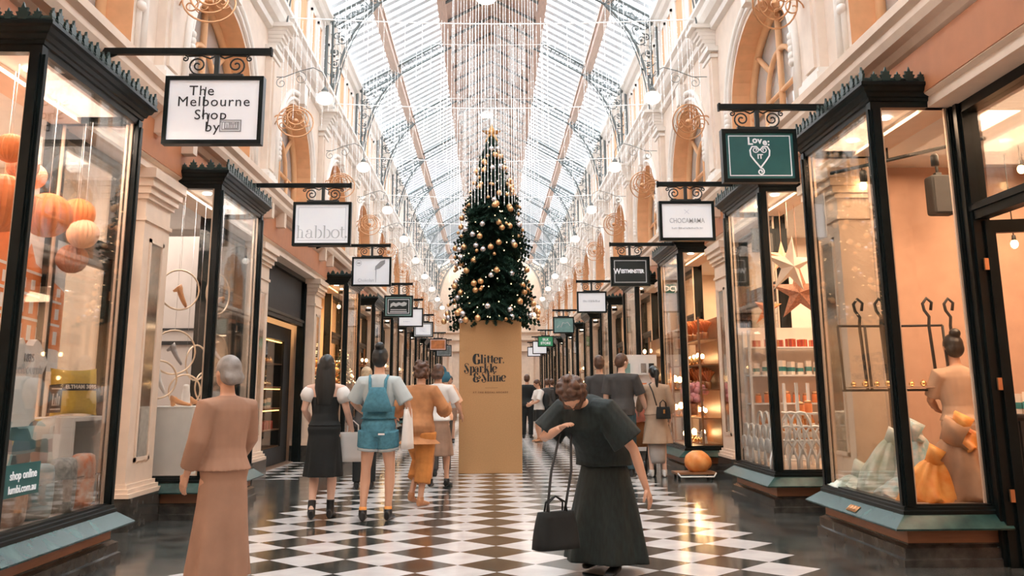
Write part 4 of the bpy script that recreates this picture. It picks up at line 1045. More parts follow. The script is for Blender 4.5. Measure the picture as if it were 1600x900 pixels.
goods('bottle', row(1, 7.05, 6.3, 9.0, 1.7, 12), 'amber bottle on the upper back shelf of the tan shop', 'bottle', 'bottles on the tan shop back shelf', 1.4)
cabinet('counter', 'dark shop counter behind the woman in the beige dress', 1, 4.9, 5.4, 8.2, 9.3, 1.0, 'blackm', 2)
goods('carton', row(1, 5.1, 8.3, 9.2, 1.03, 5), 'paper carton standing on the dark shop counter', 'carton', 'cartons on the dark counter', 1.2)
B = MB((5.2, 9.45, 0)); B.box(3.95, 4.4, 9.50, 9.54, .02, 3.5); B.box(4.0, 4.35, 9.47, 9.51, .2, 3.3)
tag(B.build('panelled_screen', 'warmwall'), 'tall tan panelled screen behind the hanging jewellery rack', 'screen')
B = MB((3.85, 9.42, 0)); B.box(3.80, 3.9, 9.40, 9.50, .02, 3.5); tag(B.build('dark_post', 'blackm'), 'slim dark post beside the tan panelled screen', 'post')
t = thing('loudspeaker', 'dark loudspeaker hanging from the ceiling of the tan shop', 'loudspeaker', (4.5, 9.0, 3.1)); B = MB(t.location)
B.box(4.38, 4.62, 8.93, 9.12, 2.98, 3.38); ob = B.build('case', 'dark', t); md = ob.modifiers.new('b', 'BEVEL'); md.width = .03; md.segments = 3
B = MB(t.location); B.tube([(4.5, 9.05, 3.36), (4.5, 9.05, 3.6)], .015, 6); B.box(4.47, 4.53, 9.02, 9.08, 3.36, 3.42); B.build('bracket', 'iron', t)
B = MB(t.location); B.box(4.40, 4.60, 8.925, 8.932, 3.0, 3.36); B.build('grille', 'blackm', t)
# ceiling track with spotlights
t = thing('light_track', 'thin lighting track crossing the ceiling of the tan shop window', 'track light', (4.0, 8.2, 3.4)); B = MB(t.location); B.tube([(3.35, 8.9, 3.38), (4.2, 7.6, 3.38)], .018, 6); B.tube([(3.7, 8.37, 3.38), (3.7, 8.37, 3.5)], .01, 5); B.build('rail', 'iron', t)
for (a, c) in ((3.55, 8.6), (3.95, 7.98)):
    B = MB(t.location); B.lathe([(.02, .02), (.035, 0), (.035, -.09)], (a, c, 3.32), 10); d = B.build('spotlight', 'iron', t)
def pendant_bulb(x, y, z, label):
    t = thing('pendant_bulb', label, 'light bulb', (x, y, z)); B = MB(t.location); B.ball((x, y, z), (.035, .035, .045), 10, 8); B.build('bulb', 'bulb', t)
    B = MB(t.location); B.tube([(x, y, z+.04), (x, y, 3.6)], .006, 5); B.lathe([(.02, .03), (.022, .05), (.018, .09)], (x, y, z), 8); B.build('flex', 'blackm', t)
pendant_bulb(5.18, 9.0, 2.68, 'bare lit bulb on a long flex inside the doorway at the right edge')
pendant_bulb(5.1, 8.6, 3.35, 'bare lit bulb high in the transom window at the right edge')
pendant_bulb(3.75, 9.1, 3.3, 'bare lit bulb high in the nearest right window')
# hanging jewellery rack: black bars with ring-topped hooks and a glass shelf
t = thing('jewellery_rack', 'black metal jewellery rack with looped hooks hanging in the tan window', 'rack', (3.6, 8.4, 1.2))
B = MB(t.location)
for (a, c) in (((3.15, 8.5), (3.62, 8.55)), ((3.62, 8.55), (4.1, 8.45))):
    for z in (1.84, 1.26): B.tube([(*a, z), (*c, z)], .012, 6)
for (x, y) in ((3.15, 8.5), (3.40, 8.5), (3.62, 8.55), (4.1, 8.45)): B.tube([(x, y, 1.84), (x+.02, y, 1.26)], .012, 6)
B.build('bars', 'blackm', t)
for (x, y) in ((3.36, 8.52), (3.55, 8.5), (3.98, 8.46), (4.2, 8.5)):
    B = MB(t.location); B.tube([(x+.03, y, 1.26), (x, y, 1.84), (x+.01, y, 1.92), (x-.03, y, 1.98), (x-.04, y, 2.04), (x, y, 2.09), (x+.045, y, 2.05), (x+.03, y, 1.98)], .014, 6); B.build('looped_hook', 'blackm', t)
B = MB(t.location); B.box(3.2, 4.0, 8.42, 8.6, 1.28, 1.29); B.build('shelf_plate', 'silver', t)
goods('ornament', rowx(1, 3.2, 3.95, 8.5, 1.29, 7), 'small gold trinket on the plate of the jewellery rack', 'ornament', 'trinkets on the jewellery rack', .6)
# scarf stands and draped scarves in the window
M['scarf_o'] = mat('orange_silk', (.85, .24, .02), .5, c2=(.9, .45, .12), scale=9)
M['scarf_m'] = mat('mint_silk', (.35, .55, .48), .5, c2=(.75, .78, .72), scale=11)
M['scarf_t'] = mat('tan_cloth', (.42, .24, .14), .7, var=.2)
M['scarf_w'] = mat('pale_patterned_silk', (.70, .66, .62), .5, c2=(.2, .42, .45), scale=16)
def draped(name, label, c, r, h, m, cat, seed=0, lean=0., top=.03):
    rnd = random.Random(seed); ph = [rnd.uniform(0, 6) for _ in range(4)]; B = MB(c); rings = []
    for i in range(15):
        u = i/14; rr = r*(1-u)**.7*(1-.0*u)+top; g = []
        for j in range(40):
            a = 2*PI*j/40; q = rr*(1+.20*(1-u*.6)*math.sin(5*a+ph[0]+u*2)+.10*math.sin(9*a+ph[1]-u*3)+.08*math.sin(3*a+ph[2]))
            g.append((c[0]+q*math.cos(a)+lean*u*u, c[1]+q*math.sin(a)*.8, c[2]+h*u+.02*math.sin(7*a+u*8)*(1-u)))
        rings.append(g)
    B.loft(rings); B.tube([(c[0]+lean, c[1], c[2]+h-.03), (c[0]+lean*1.1+.02, c[1]-.03, c[2]+h+.05), (c[0]+lean+.06, c[1]-.05, c[2]+h+.02)], [top*1.3, top*1.8, top], 8)
    return tag(B.build(name, m), label, cat)
draped('draped_scarf', 'pale mint silk scarf rising to a knot in the tan window', (3.25, 8.1, .43), .13, .42, 'scarf_m', 'scarf', 1, .12, .04)
draped('draped_scarf', 'crumpled mint and white scarves heaped at the foot of the tan window', (3.22, 8.45, .43), .16, .10, 'scarf_m', 'scarf', 2, 0, .06)
draped('draped_scarf', 'pale patterned silk scarf heaped in the middle of the tan window', (3.28, 7.75, .43), .15, .14, 'scarf_w', 'scarf', 3, .03, .04)
draped('draped_scarf', 'teal and white patterned scarf hanging behind the corner post of the tan window', (3.50, 7.95, .43), .15, .46, 'scarf_w', 'scarf', 4, .0, .07)
draped('draped_scarf', 'bright orange silk scarf heaped beside the tan handbag', (3.33, 7.36, .43), .16, .30, 'scarf_o', 'scarf', 5, .05, .05)
draped('draped_scarf', 'orange and tan scarf knotted over the tall tan bust at the right', (3.72, 7.45, .80), .12, .16, 'scarf_o', 'scarf', 6, -.05, .06)
draped('display_bust', 'tan cloth display bust under the orange scarf in the side pane', (3.60, 7.42, .43), .20, .45, 'scarf_t', 'bust', 7, .0, .09)
B = MB((3.1, 8.6, 2.7)); B.box(3.085, 3.09, 8.42, 8.66, 2.66, 3.08); tag(B.build('paper_notice', 'white'), 'white paper notice taped high inside the nearest right window', 'notice')

# --- left shop 1: cushions, paper balls and the town-hall poster
def cushion(name, label, c, w_, h_, m, rz, rx=-.12):
    B = MB(c); R = Matrix.Rotation(rz, 3, 'Z') @ Matrix.Rotation(rx, 3, 'X'); C_ = Vector(c); n = 14; 
    for sg in (-1, 1):
        g = []
        for i in range(n+1):
            for j in range(n+1):
                u, v = i/n*2-1, j/n*2-1; q = (1-u**4)*(1-v**4); pin = 1-.10*(1-abs(u)**2)*abs(v)**2; pin2 = 1-.10*(1-abs(v)**2)*abs(u)**2
                g.append(C_+R @ Vector((u*w_/2*pin2, sg*.085*q**.6, h_/2+v*h_/2*pin)))
        B.add(g, [(i*(n+1)+j, (i+1)*(n+1)+j, (i+1)*(n+1)+j+1, i*(n+1)+j+1) for i in range(n) for j in range(n)], 0, True)
    return B, R, C_
M['mustard'] = mat('mustard_linen', (.62, .40, .06), .8, var=.1, bump=.3, scale=40)
def hexmat():
    m = bpy.data.materials.new('patchwork_houses'); m.use_nodes = True; n = m.node_tree.nodes; l = m.node_tree.links; b = n['Principled BSDF']
    t = n.new('ShaderNodeTexCoord'); v = n.new('ShaderNodeTexVoronoi'); v.inputs['Scale'].default_value = 11; v.inputs['Randomness'].default_value = .25
    l.new(t.outputs['Object'], v.inputs[0]); s_ = n.new('ShaderNodeSeparateColor'); l.new(v.outputs['Color'], s_.inputs[0])
    r = n.new('ShaderNodeValToRGB'); r.color_ramp.interpolation = 'CONSTANT'
    for p, c in ((0, (.62, .60, .55)), (.18, (.10, .13, .14)), (.34, (.55, .42, .14)), (.5, (.30, .48, .50)), (.66, (.38, .28, .25)), (.82, (.06, .12, .12))):
        e = r.color_ramp.elements.new(p) if p else r.color_ramp.elements[0]; e.color = (*c, 1); e.position = p
    l.new(s_.outputs[0], r.inputs[0]); l.new(r.outputs[0], b.inputs['Base Color']); b.inputs['Roughness'].default_value = .8; return m
M['patch'] = hexmat()
cr_ = -PI/2+.25          # faces the aisle and a little towards the camera
def face_place(s, c, rz): return c
B, R, C_ = cushion('', '', (-3.40, 7.72, 1.095), .42, .38, 'mustard', PI/2-.55)
cu = tag(B.build('cushion', 'mustard'), 'mustard yellow cushion with a dark band and pale capitals', 'cushion')
B = MB(C_); 
for sg in (-1, 1):
    vs = []
    for i in range(15):
        u = i/14*2-1; y_ = sg*(.085*((1-u**4))**.6+.003)
        for v in (.19, .245): vs.append(C_+R @ Vector((u*.205, y_, v)))
    B.add(vs, [(2*i, 2*i+2, 2*i+3, 2*i+1) for i in range(14)])
bd = B.build('dark_band', 'ink', cu)
# lettering on the band: faces the aisle side of the cushion
def cushion_text(body, c, R, size, parent, v=.218, off=.093, m='paper'):
    e = (R @ Matrix.Rotation(PI/2, 3, 'X')).to_euler()
    return text_mesh(body, size, 'lettering', m, parent, R @ Vector((0, -off, v)), e, .0015, spacing=1.1)
cushion_text('ELTHAM 3095', C_, R, .042, cu)
B, R, C_ = cushion('', '', (-3.40, 6.98, .705), .44, .40, 'patch', PI/2-.75); tag(B.build('cushion', 'patch'), 'patchwork cushion printed with little houses in grey, blue and yellow', 'cushion')
B, R, C_ = cushion('', '', (-3.42, 6.42, .705), .38, .38, 'patch', PI/2-.8); tag(B.build('cushion', 'scarf_w'), 'pale blue floral cushion beside the corner post of the left window', 'cushion')
t = thing('display_cube', 'white open display cube carrying the mustard cushion', 'display cube', (-3.45, 7.4, .43)); B = MB(t.location)
for (a, c, e, g) in ((7.28, 7.95, 1.06, 1.09), (7.28, 7.31, .43, 1.06), (7.92, 7.95, .43, 1.06), (7.28, 7.95, .43, .45)): B.box(-3.62, -3.2, a, c, e, g)
B.build('panels', 'white', t); B = MB(t.location); B.box(-3.62, -3.60, 7.31, 7.92, .45, 1.06); B.build('back_panel', 'creamwall', t)
B = MB((-3.45, 6.8, .43)); B.box(-3.60, -3.30, 6.2, 7.22, .425, .685); B.box(-3.61, -3.29, 6.19, 7.23, .685, .705); tag(B.build('display_riser', 'white'), 'low white riser carrying the patchwork and the pale blue cushions', 'riser')
M['roll1'] = mat('blue_striped_fabric', (.70, .74, .74), .8, c2=(.12, .30, .36), stretch=(1, 1, 9), scale=3)
M['roll2'] = mat('white_floral_fabric', (.66, .60, .54), .8, c2=(.35, .22, .16), scale=22)
M['roll3'] = mat('silver_mesh_fabric', (.55, .55, .52), .5, c2=(.2, .2, .2), scale=30)
M['roll4'] = mat('orange_floral_fabric', (.70, .62, .55), .8, c2=(.65, .20, .08), scale=16)
for i, (y, m, h, lab) in enumerate(((6.35, 'roll2', .30, 'brown floral fabric bag at the near end of the left window'), (6.72, 'roll1', .34, 'blue and white striped bag standing at the foot of the left window'), (7.08, 'roll3', .36, 'silver mesh bag between the striped and the orange floral bags'), (7.40, 'roll4', .37, 'orange floral bag at the far end of the left window foot'))):
    B = MB((-3.16, y, .43)); B.lathe([(.12, 0), (.14, .03), (.15, h*.5), (.145, h*.85), (.13, h), (.08, h+.02)], (-3.16, y, .43), 24, 0, .55, 1.1, fold=lambda a, u: .05*math.sin(7*a)*u)
    tag(B.build('fabric_bag', m), lab, 'bag')
B = MB((-3.10, 7.0, .66)); B.tube([(-3.10, 5.98, .66), (-3.10, 7.6, .66)], .006, 6)
for y in (6.0, 7.58): B.tube([(-3.10, y, .43), (-3.10, y, .66)], .006, 6)
tag(B.build('display_rail', 'silver'), 'thin silver rail in front of the fabric bags', 'rail')
# hanging T-shirt
M['tee'] = mat('white_cotton', (.78, .76, .72), .8, var=.05)
B = MB((-3.4, 6.85, 1.0)); tp = [(-.10, .0), (-.16, -.02), (-.30, -.16), (-.24, -.24), (-.18, -.18), (-.18, -.62), (.18, -.62), (.18, -.18), (.24, -.24), (.30, -.16), (.16, -.02), (.10, 0), (.05, -.05), (-.05, -.05)]
def shirt_pt(a, z): return (a+6.85, 1.66+z)
B.prism([shirt_pt(a, z) for a, z in tp], 'X', -3.44, -3.38); ts = tag(B.build('hanging_tshirt', 'tee'), 'white T-shirt hanging in the left window, with faint grey printing', 'T-shirt')
text_mesh('melbourne', .10, 'lettering', 'inkpale', ts, (.025, 0, .44), (PI/2, 0, PI/2), .001); text_mesh('1835', .08, 'lettering', 'inkgrey', ts, (.025, 0, .52), (PI/2, 0, PI/2), .001)
# orange printed poster of an old corner building
M['postersky'] = mat('white_poster_paper', (.80, .76, .72), .7, var=.04)
t = thing('building_poster', 'large poster of an ornate orange corner building in the left window', 'poster', (-3.72, 7.2, 1.5)); B = MB(t.location); B.box(-3.73, -3.715, 6.3, 8.05, 1.45, 2.75); B.build('sheet', 'postersky', t)
B = MB(t.location); B2 = MB(t.location)
pf = lambda y, z: (-3.712, y, z)
def prect(Bq, y0, y1, z0, z1, d=0.): Bq.add([(-3.713+d, y0, z0), (-3.713+d, y1, z0), (-3.713+d, y1, z1), (-3.713+d, y0, z1)], [(0, 1, 2, 3)])
B.add([pf(6.3, 1.7), pf(8.05, 1.62), pf(8.05, 2.12), pf(7.5, 2.30), pf(7.4, 2.45), pf(7.3, 2.32), pf(7.1, 2.42), pf(6.95, 2.62), pf(6.8, 2.42), pf(6.3, 2.5)], [tuple(range(10))])
B.build('building_print', 'coral', t)
for i in range(11):
    y = 6.4+i*.15
    for (z0, z1) in ((1.72, 1.86), (1.93, 2.05), (2.12, 2.22)):
        prect(B2, y, y+.07, z0-.005*i, z1-.008*i, .003)
for z in (1.68, 1.89, 2.08, 2.26): B2.add([(-3.7085, 6.3, z), (-3.7085, 8.0, z-.07), (-3.7085, 8.0, z-.05), (-3.7085, 6.3, z+.025)], [(0, 1, 2, 3)])
tag(B2.build('window_print', 'postersky', t))
text_mesh('Melbourne', .22, 'lettering', 'white', t, (.016, .1, .10), (PI/2, 0, PI/2), .003)
# honeycomb paper balls
def honeycomb(c, r, m, label):
    t = thing('honeycomb_ball', label, 'paper ball', c); B = MB(c); n = 30
    for j in range(n):
        pass
    rings = []
    for i in range(13):
        a = PI*i/12; rings.append([(c[0]+r*math.sin(a)*(1+.06*(-1)**j)*math.cos(2*PI*j/40), c[1]+r*math.sin(a)*(1+.06*(-1)**j)*math.sin(2*PI*j/40), c[2]-r*math.cos(a)) for j in range(40)])
    B.loft(rings, smooth=False); B.build('ball', m, t)
    B = MB(c); B.tube([(c[0], c[1], c[2]+r), (c[0], c[1], 3.5)], .003, 4); B.build('thread', 'white', t)
for (y, z, r, x, m, lab) in ((7.0, 2.60, .17, 3.42, 'coral', 'large orange honeycomb paper ball left of the centre of the left window'), (7.58, 2.72, .13, 3.45, 'coral', 'orange honeycomb paper ball hung highest of the three at the right of the left window'),
        (7.55, 2.55, .12, 3.38, 'peach', 'peach honeycomb ball in the middle of the three stacked balls'), (7.66, 2.36, .12, 3.5, 'copperpaper', 'brown honeycomb ball lowest of the three stacked balls'),
        (6.72, 2.92, .11, 3.5, 'copperpaper', 'small brown honeycomb ball high in the left window'), (6.98, 2.90, .10, 3.55, 'peach', 'small peach honeycomb ball high in the left window'),
        (6.30, 2.55, .20, 3.4, 'coral', 'large orange honeycomb ball cut by the corner post of the left window'), (6.15, 2.9, .10, 3.3, 'coral', 'small orange honeycomb ball at the left edge of the picture')):
    honeycomb((-x, y, z), r, m, lab)
# stickers on the glass
t = tag(MB((-3.04, 6.23, .72)).box(-3.044, -3.040, 6.0, 6.46, .63, .83).build('window_sticker', 'greenlabel' if 'greenlabel' in M else 'signgreen'), 'green sticker with two lines of white letters low on the left window', 'sticker')
text_mesh('shop online', .075, 'lettering', 'signwhite', t, (.006, .0, .04), (PI/2, 0, PI/2), .001); text_mesh('lumbi.com.au', .068, 'lettering', 'signwhite', t, (.006, .0, -.045), (PI/2, 0, PI/2), .001)
t = tag(MB((-3.3, 7.15, 1.2)).box(-3.31, -3.30, 7.06, 7.26, 1.13, 1.33).build('emblem_card', 'ink'), 'small black card with a pale square emblem beside the mustard cushion', 'card')
B = MB((-3.3, 7.15, 1.2)); 
for (a, c, e, g) in ((7.08, 7.24, 1.15, 1.16), (7.08, 7.24, 1.30, 1.31), (7.10, 7.12, 1.18, 1.27), (7.14, 7.155, 1.18, 1.24), (7.17, 7.185, 1.18, 1.27), (7.2, 7.22, 1.18, 1.25), (7.10, 7.22, 1.18, 1.19)): B.box(-3.299, -3.296, a, c, e, g)
B.build('emblem', 'paper', t)
cabinet('back_cabinet', 'pale cabinet at the back of the cushion shop', -1, 6.6, 7.3, 5.4, 9.2, 1.1, 'white', 4)
shelf_unit('shelf_unit', 'orange-lit shelving seen through the far end of the cushion shop window', -1, 5.6, 6.0, 8.2, 9.4, [.6, 1.1, 1.6, 2.1], 'wood', top=2.6)
goods('gift_box', row(-1, 5.7, 8.25, 9.35, 1.1, 6), 'red gift box on the orange-lit shelves of the cushion shop', 'gift box', 'gift boxes in the cushion shop', 1.3)
goods('jar', row(-1, 5.7, 8.25, 9.35, 1.6, 6), 'orange jar on the orange-lit shelves of the cushion shop', 'jar', 'jars in the cushion shop', 1.4)

# --- left shop 2: shoes shown in hoops
M['hoop'] = mat('gilt_hoop', (.75, .58, .42), .3, metal=.5)
M['shoe1'] = mat('tan_leather', (.60, .28, .12), .4)
M['shoe2'] = mat('white_leather', (.78, .76, .74), .4)
M['shoe3'] = mat('grey_glitter_leather', (.35, .33, .33), .3, metal=.3)
def shoe(c, rz, m, label, tilt=0., L=.24):
    t = thing('shoe', label, 'shoe', c, None, rz); B = MB()
    R = Matrix.Rotation(tilt, 3, 'Y'); rings = []
    for i in range(11):
        u = i/10; x = -L/2+L*u; w_ = .032+.016*math.sin(PI*min(1, u*1.05))*(1 if u > .3 else .7)+(.008 if u > .6 else 0); top = .075-.045*u if u > .25 else .075
        if u > .95: w_ *= .5; top *= .6
        zb = .045*(1-u)**2
        rings.append([R @ Vector((x, w_*math.cos(a), zb+max(.012, top/2)*(1+math.sin(a)))) for a in [2*PI*j/12 for j in range(12)]])
    B.loft(rings); B.build('upper', m, t)
    B = MB(); B.add([R @ Vector(v) for v in ((-L/2, -.02, .05), (-L/2, .02, .05), (-L/2+.05, .02, .04), (-L/2+.05, -.02, .04), (-L/2+.005, -.012, 0), (-L/2+.005, .012, 0), (-L/2+.03, .012, 0), (-L/2+.03, -.012, 0))], [(0, 1, 2, 3), (4, 5, 6, 7), (0, 1, 5, 4), (1, 2, 6, 5), (2, 3, 7, 6), (3, 0, 4, 7)]); B.build('heel', m, t)
    return t
def hoop(c, r, label, face=0.35):
    t = thing('hoop', label, 'hoop', c); B = MB(c)
    B.tube([(c[0]+r*math.cos(2*PI*j/28)*math.sin(face), c[1]+r*math.cos(2*PI*j/28)*math.cos(face), c[2]+r*math.sin(2*PI*j/28)) for j in range(28)], .010, 6, closed=True); B.build('ring', 'hoop', t)
    B = MB(c); B.tube([(c[0], c[1], c[2]+r), (c[0], c[1], 3.5)], .002, 3); B.build('wire', 'silver', t)
hp_ = [(-3.50, 10.35, 2.40, .22, 'highest hoop on the left of the shoe window'), (-3.35, 11.30, 2.45, .24, 'highest hoop on the right of the shoe window'), (-3.55, 10.45, 1.72, .24, 'large hoop behind the corner post of the shoe window'),
       (-3.45, 10.95, 1.62, .20, 'middle hoop just right of the corner post'), (-3.35, 11.35, 1.72, .25, 'large hoop in the right pane of the shoe window'), (-3.62, 10.22, 1.42, .20, 'hoop at the far left of the shoe window'),
       (-3.5, 10.75, 1.30, .18, 'low hoop over the white plinth'), (-3.4, 11.1, 1.35, .16, 'smallest low hoop of the shoe window')]
for x, y, z, r, l_ in hp_: hoop((x, y, z), r, 'thin gilt '+l_, .9 if x < -3.49 else .3)
for (x, y, z, rz, m, tl, lab) in ((-3.50, 10.35, 2.30, .6, 'shoe1', .9, 'tan high-heeled shoe in the highest left hoop'), (-3.35, 11.30, 2.33, -.5, 'shoe1', -.6, 'tan shoe in the highest right hoop'), (-3.55, 10.45, 1.66, .4, 'shoe3', .8, 'grey glitter shoe tilted in the large hoop left of the post'),
        (-3.35, 11.35, 1.68, .2, 'shoe3', .6, 'grey glitter shoe in the large right hoop'), (-3.62, 10.2, 1.36, .5, 'shoe2', .9, 'white shoe in the far left hoop'), (-3.48, 10.75, 1.22, -1.3, 'shoe2', 1.2, 'white shoe standing on its toe above the plinth'),
        (-3.45, 10.5, 1.135, .9, 'shoe1', 0, 'tan shoe on the left end of the white plinth'), (-3.4, 10.85, 1.135, 1.1, 'shoe1', 0, 'tan shoe on the right end of the white plinth')):
    shoe((x, y, z), rz, m, lab, tl)
B = MB((-3.48, 10.6, .43)); B.box(-3.72, -3.24, 10.25, 11.0, .425, 1.12); B.box(-3.73, -3.23, 10.24, 11.01, 1.12, 1.135)
tag(B.build('white_plinth', 'white'), 'tall white plinth in the shoe window with two tan shoes on it', 'plinth')
B = MB((-3.4, 11.5, .43)); B.box(-3.7, -3.2, 11.15, 11.75, .425, .9); tag(B.build('white_plinth', 'white'), 'lower white plinth behind the right pane of the shoe window', 'plinth')
B = MB((-5.2, 13.2, 0)); B.box(-6.6, -3.95, 13.3, 13.36, .02, 3.5); B.box(-6.6, -3.95, 13.26, 13.3, 1.95, 2.0, 1); B.box(-6.6, -3.95, 13.26, 13.3, 2.15, 2.18, 1); tag(B.build('display_wall', ['greywall', 'blackm']), 'pale display wall with two dark picture rails behind the shoes', 'display wall')
cabinet('counter', 'white counter inside the shoe shop', -1, 5.2, 5.8, 11.2, 12.8, 1.0, 'white', 3)

# --- left shop 3: side doorway with an orange-lit jewellery case
t = thing('jewellery_case', 'tall dark cabinet of glowing orange jewellery shelves by the left doorway', 'display cabinet', (-4.2, 16.0, 0))
B = MB(t.location)
for (a, c, e, g) in ((14.7, 17.9, 2.24, 2.5), (14.7, 17.9, .02, .32), (14.7, 14.78, .3, 2.3), (17.82, 17.9, .3, 2.3), (16.3, 16.36, .3, 2.3)): B.box(-4.5, -3.95, a, c, e, g)
B.box(-4.5, -3.95, 17.9, 18.38, .02, 2.5)
B.box(-4.52, -4.48, 14.7, 17.9, .3, 2.3); B.build('carcass', 'blackm', t)
for z in (.32, .62, 1.0, 1.38, 1.8): 
    B = MB(t.location); B.box(-4.48, -3.98, 14.78, 17.82, z, z+.02); B.build('shelf_board', 'wood', t)
for z in (2.22, 1.36, .98):
    B = MB(t.location); B.box(-4.02, -3.98, 14.85, 17.75, z-.015, z); B.build('light_strip', 'strip', t)
B = MB(t.location); B.box(-3.965, -3.96, 14.78, 17.82, .3, 2.25); B.build('glass_front', 'glass', t)
goods('ornament', row(-1, 4.15, 14.9, 17.7, 1.82, 12)+row(-1, 4.15, 14.9, 17.7, 1.40, 12), 'gold trinket in the glowing jewellery case', 'ornament', 'trinkets in the jewellery case', 1.1)
goods('gift_box', row(-1, 4.15, 14.9, 17.7, .64, 9), 'box of gold jewellery low in the glowing jewellery case', 'gift box', 'boxes in the jewellery case', 1.5)
goods('carton', row(-1, 4.15, 14.9, 17.7, 1.02, 9), 'paper stand in the middle of the glowing jewellery case', 'carton', 'stands in the jewellery case', 1.0)

# --- left shop 4: Christmas display
goods('ornament', [(-3.3-.1*((i*.4) % 1), 19.5+.16*i, 1.62+.22*math.sin(i)) for i in range(10)], 'silver-gold bauble in the orange-lit Christmas window on the left', 'ornament', 'baubles in the left Christmas window', 1.8)
cabinet('display_cabinet', 'dark cabinet under the Christmas display on the left', -1, 3.15, 3.7, 19.5, 21.1, 1.45, 'wood', 3)
t = thing('shop_christmas_tree', 'small lit Christmas tree in the left window behind the woman in black', 'tree', (-3.25, 20.5, 1.48)); B = MB(t.location); rnd = random.Random(5)
for i in range(160):
    z = 1.5+.9*i/160; r = .26*(1-(z-1.5)/.95); a = i*2.4; p = Vector((-3.25+r*math.cos(a), 20.5+r*math.sin(a), z-.04)); c = Vector((-3.25, 20.5, z+.05)); d = (p-c).cross(Vector((0, 0, 1))).normalized()*.03
    B.add([c, p+d, p+(p-c).normalized()*.04, p-d], [(0, 1, 2, 3)])
tag(B.build('foliage', 'fir', t), kind='stuff'); B = MB(t.location)
for i in range(50): z = 1.5+.85*rnd.random(); r = .27*(1-(z-1.5)/.95); a = rnd.uniform(0, 6.3); B.ball((-3.25+r*math.cos(a), 20.5+r*math.sin(a), z), .014, 5, 4)
tag(B.build('fairy_lights', 'fairy', t), kind='stuff')
pendant_bulb(-3.3, 20.0, 3.1, 'lit bulb hanging in the orange-lit Christmas window on the left')
pendant_bulb(-3.95, 22.3, 2.75, 'bright lit bulb by the door after the left Christmas window')
# warm goods in the far shops on both sides
for s in (1, -1):
    for k in range(5 if s > 0 else 6, 9):
        y0 = PIERS[k]+.85; sd = 'right' if s > 0 else 'left'
        shelf_unit('shelf_unit', 'wooden shelf unit of glowing goods in shop window %s down the %s side' % ({5: 'four', 6: 'five', 7: 'six', 8: 'seven'}[k], sd), s, 3.3, 3.62, y0, y0+1.5, [.43, 1.0, 1.5, 2.0], 'wood', top=2.4)
        lab = 'lit candle lamp in the far shop windows on the %s' % sd
        goods('candle_lamp', row(s, 3.4, y0, y0+1.6, 1.5, 2)+row(s, 3.4, y0, y0+1.6, 2.0, 2), lab, 'candle lamp', 'candle lamps in far windows on the '+sd, 1.2)
        goods('gift_box', row(s, 3.45, y0, y0+1.6, 1.0, 4), 'red gift box in the far shop windows on the '+sd, 'gift box', 'gift boxes in far windows on the '+sd, 1.6)
# orange bag on a low trolley at the foot of the cream pilaster
M['orangebag'] = mat('crumpled_orange_plastic', (.85, .22, .02), .35, c2=(.9, .42, .15), scale=7, bump=.8)
def trolley():
    t = thing('low_trolley', 'low wooden trolley carrying the orange bag at the foot of the right pilaster', 'trolley', (2.97, 14.2, 0)); B = MB(t.location)
    B.box(2.68, 3.28, 14.05, 14.45, .07, .10); B.build('platform', 'wood', t)
    for (x, y) in ((2.73, 14.1), (3.22, 14.1), (2.73, 14.4), (3.22, 14.4)):
        B = MB(t.location); B.tube([(x-.015, y, .035), (x+.015, y, .035)], .035, 10); B.build('wheel', 'blackm', t)
    B = MB(t.location); B.tube([(2.7, 14.02, .09), (2.72, 13.9, .05), (3.2, 13.9, .05), (3.26, 14.02, .09)], .012, 6); B.build('handle', 'white', t)
    c = (3.04, 14.22, .10); B = MB(c); rings = []
    for i in range(12):
        u = i/11; g = []
        for j in range(24):
            a = 2*PI*j/24; rr = .20*math.sin(PI*(.12+.83*u))**.55*(1+.06*math.sin(5*a+u*6)+.04*math.sin(11*a-u*9)); g.append((c[0]+rr*math.cos(a), c[1]+rr*math.sin(a)*.9, c[2]+.30*u))
        rings.append(g)
    B.loft(rings); tag(B.build('orange_bag', 'orangebag'), 'round crumpled orange plastic bag on the low trolley', 'bag')
trolley()
# ---------------------------------------------------------------- people
def remeshed(B, voxel, name, m, parent, smooth=2, label=None):
    """fuse closed shapes into one continuous surface"""
    me = bpy.data.meshes.new('tmp'); me.from_pydata(B.v, [], B.f); ob = bpy.data.objects.new('tmp', me); col.objects.link(ob)
    bm = bmesh.new(); bm.from_mesh(me); bmesh.ops.recalc_face_normals(bm, faces=bm.faces); bm.to_mesh(me); bm.free()
    r = ob.modifiers.new('r', 'REMESH'); r.mode = 'VOXEL'; r.voxel_size = voxel
    s_ = ob.modifiers.new('s', 'SMOOTH'); s_.iterations = smooth; s_.factor = .5
    dg = bpy.context.evaluated_depsgraph_get(); m2 = bpy.data.meshes.new_from_object(ob.evaluated_get(dg))
    bpy.data.objects.remove(ob); bpy.data.meshes.remove(me)
    m2.materials.clear(); m2.materials.append(M[m] if isinstance(m, str) else m)
    for p in m2.polygons: p.use_smooth = True
    m2.name = name; o = bpy.data.objects.new(name, m2); col.objects.link(o); o.parent = parent
    if label: o['label'] = label
    return o
def mid(a, b, t): return Vector(a)*(1-t)+Vector(b)*t
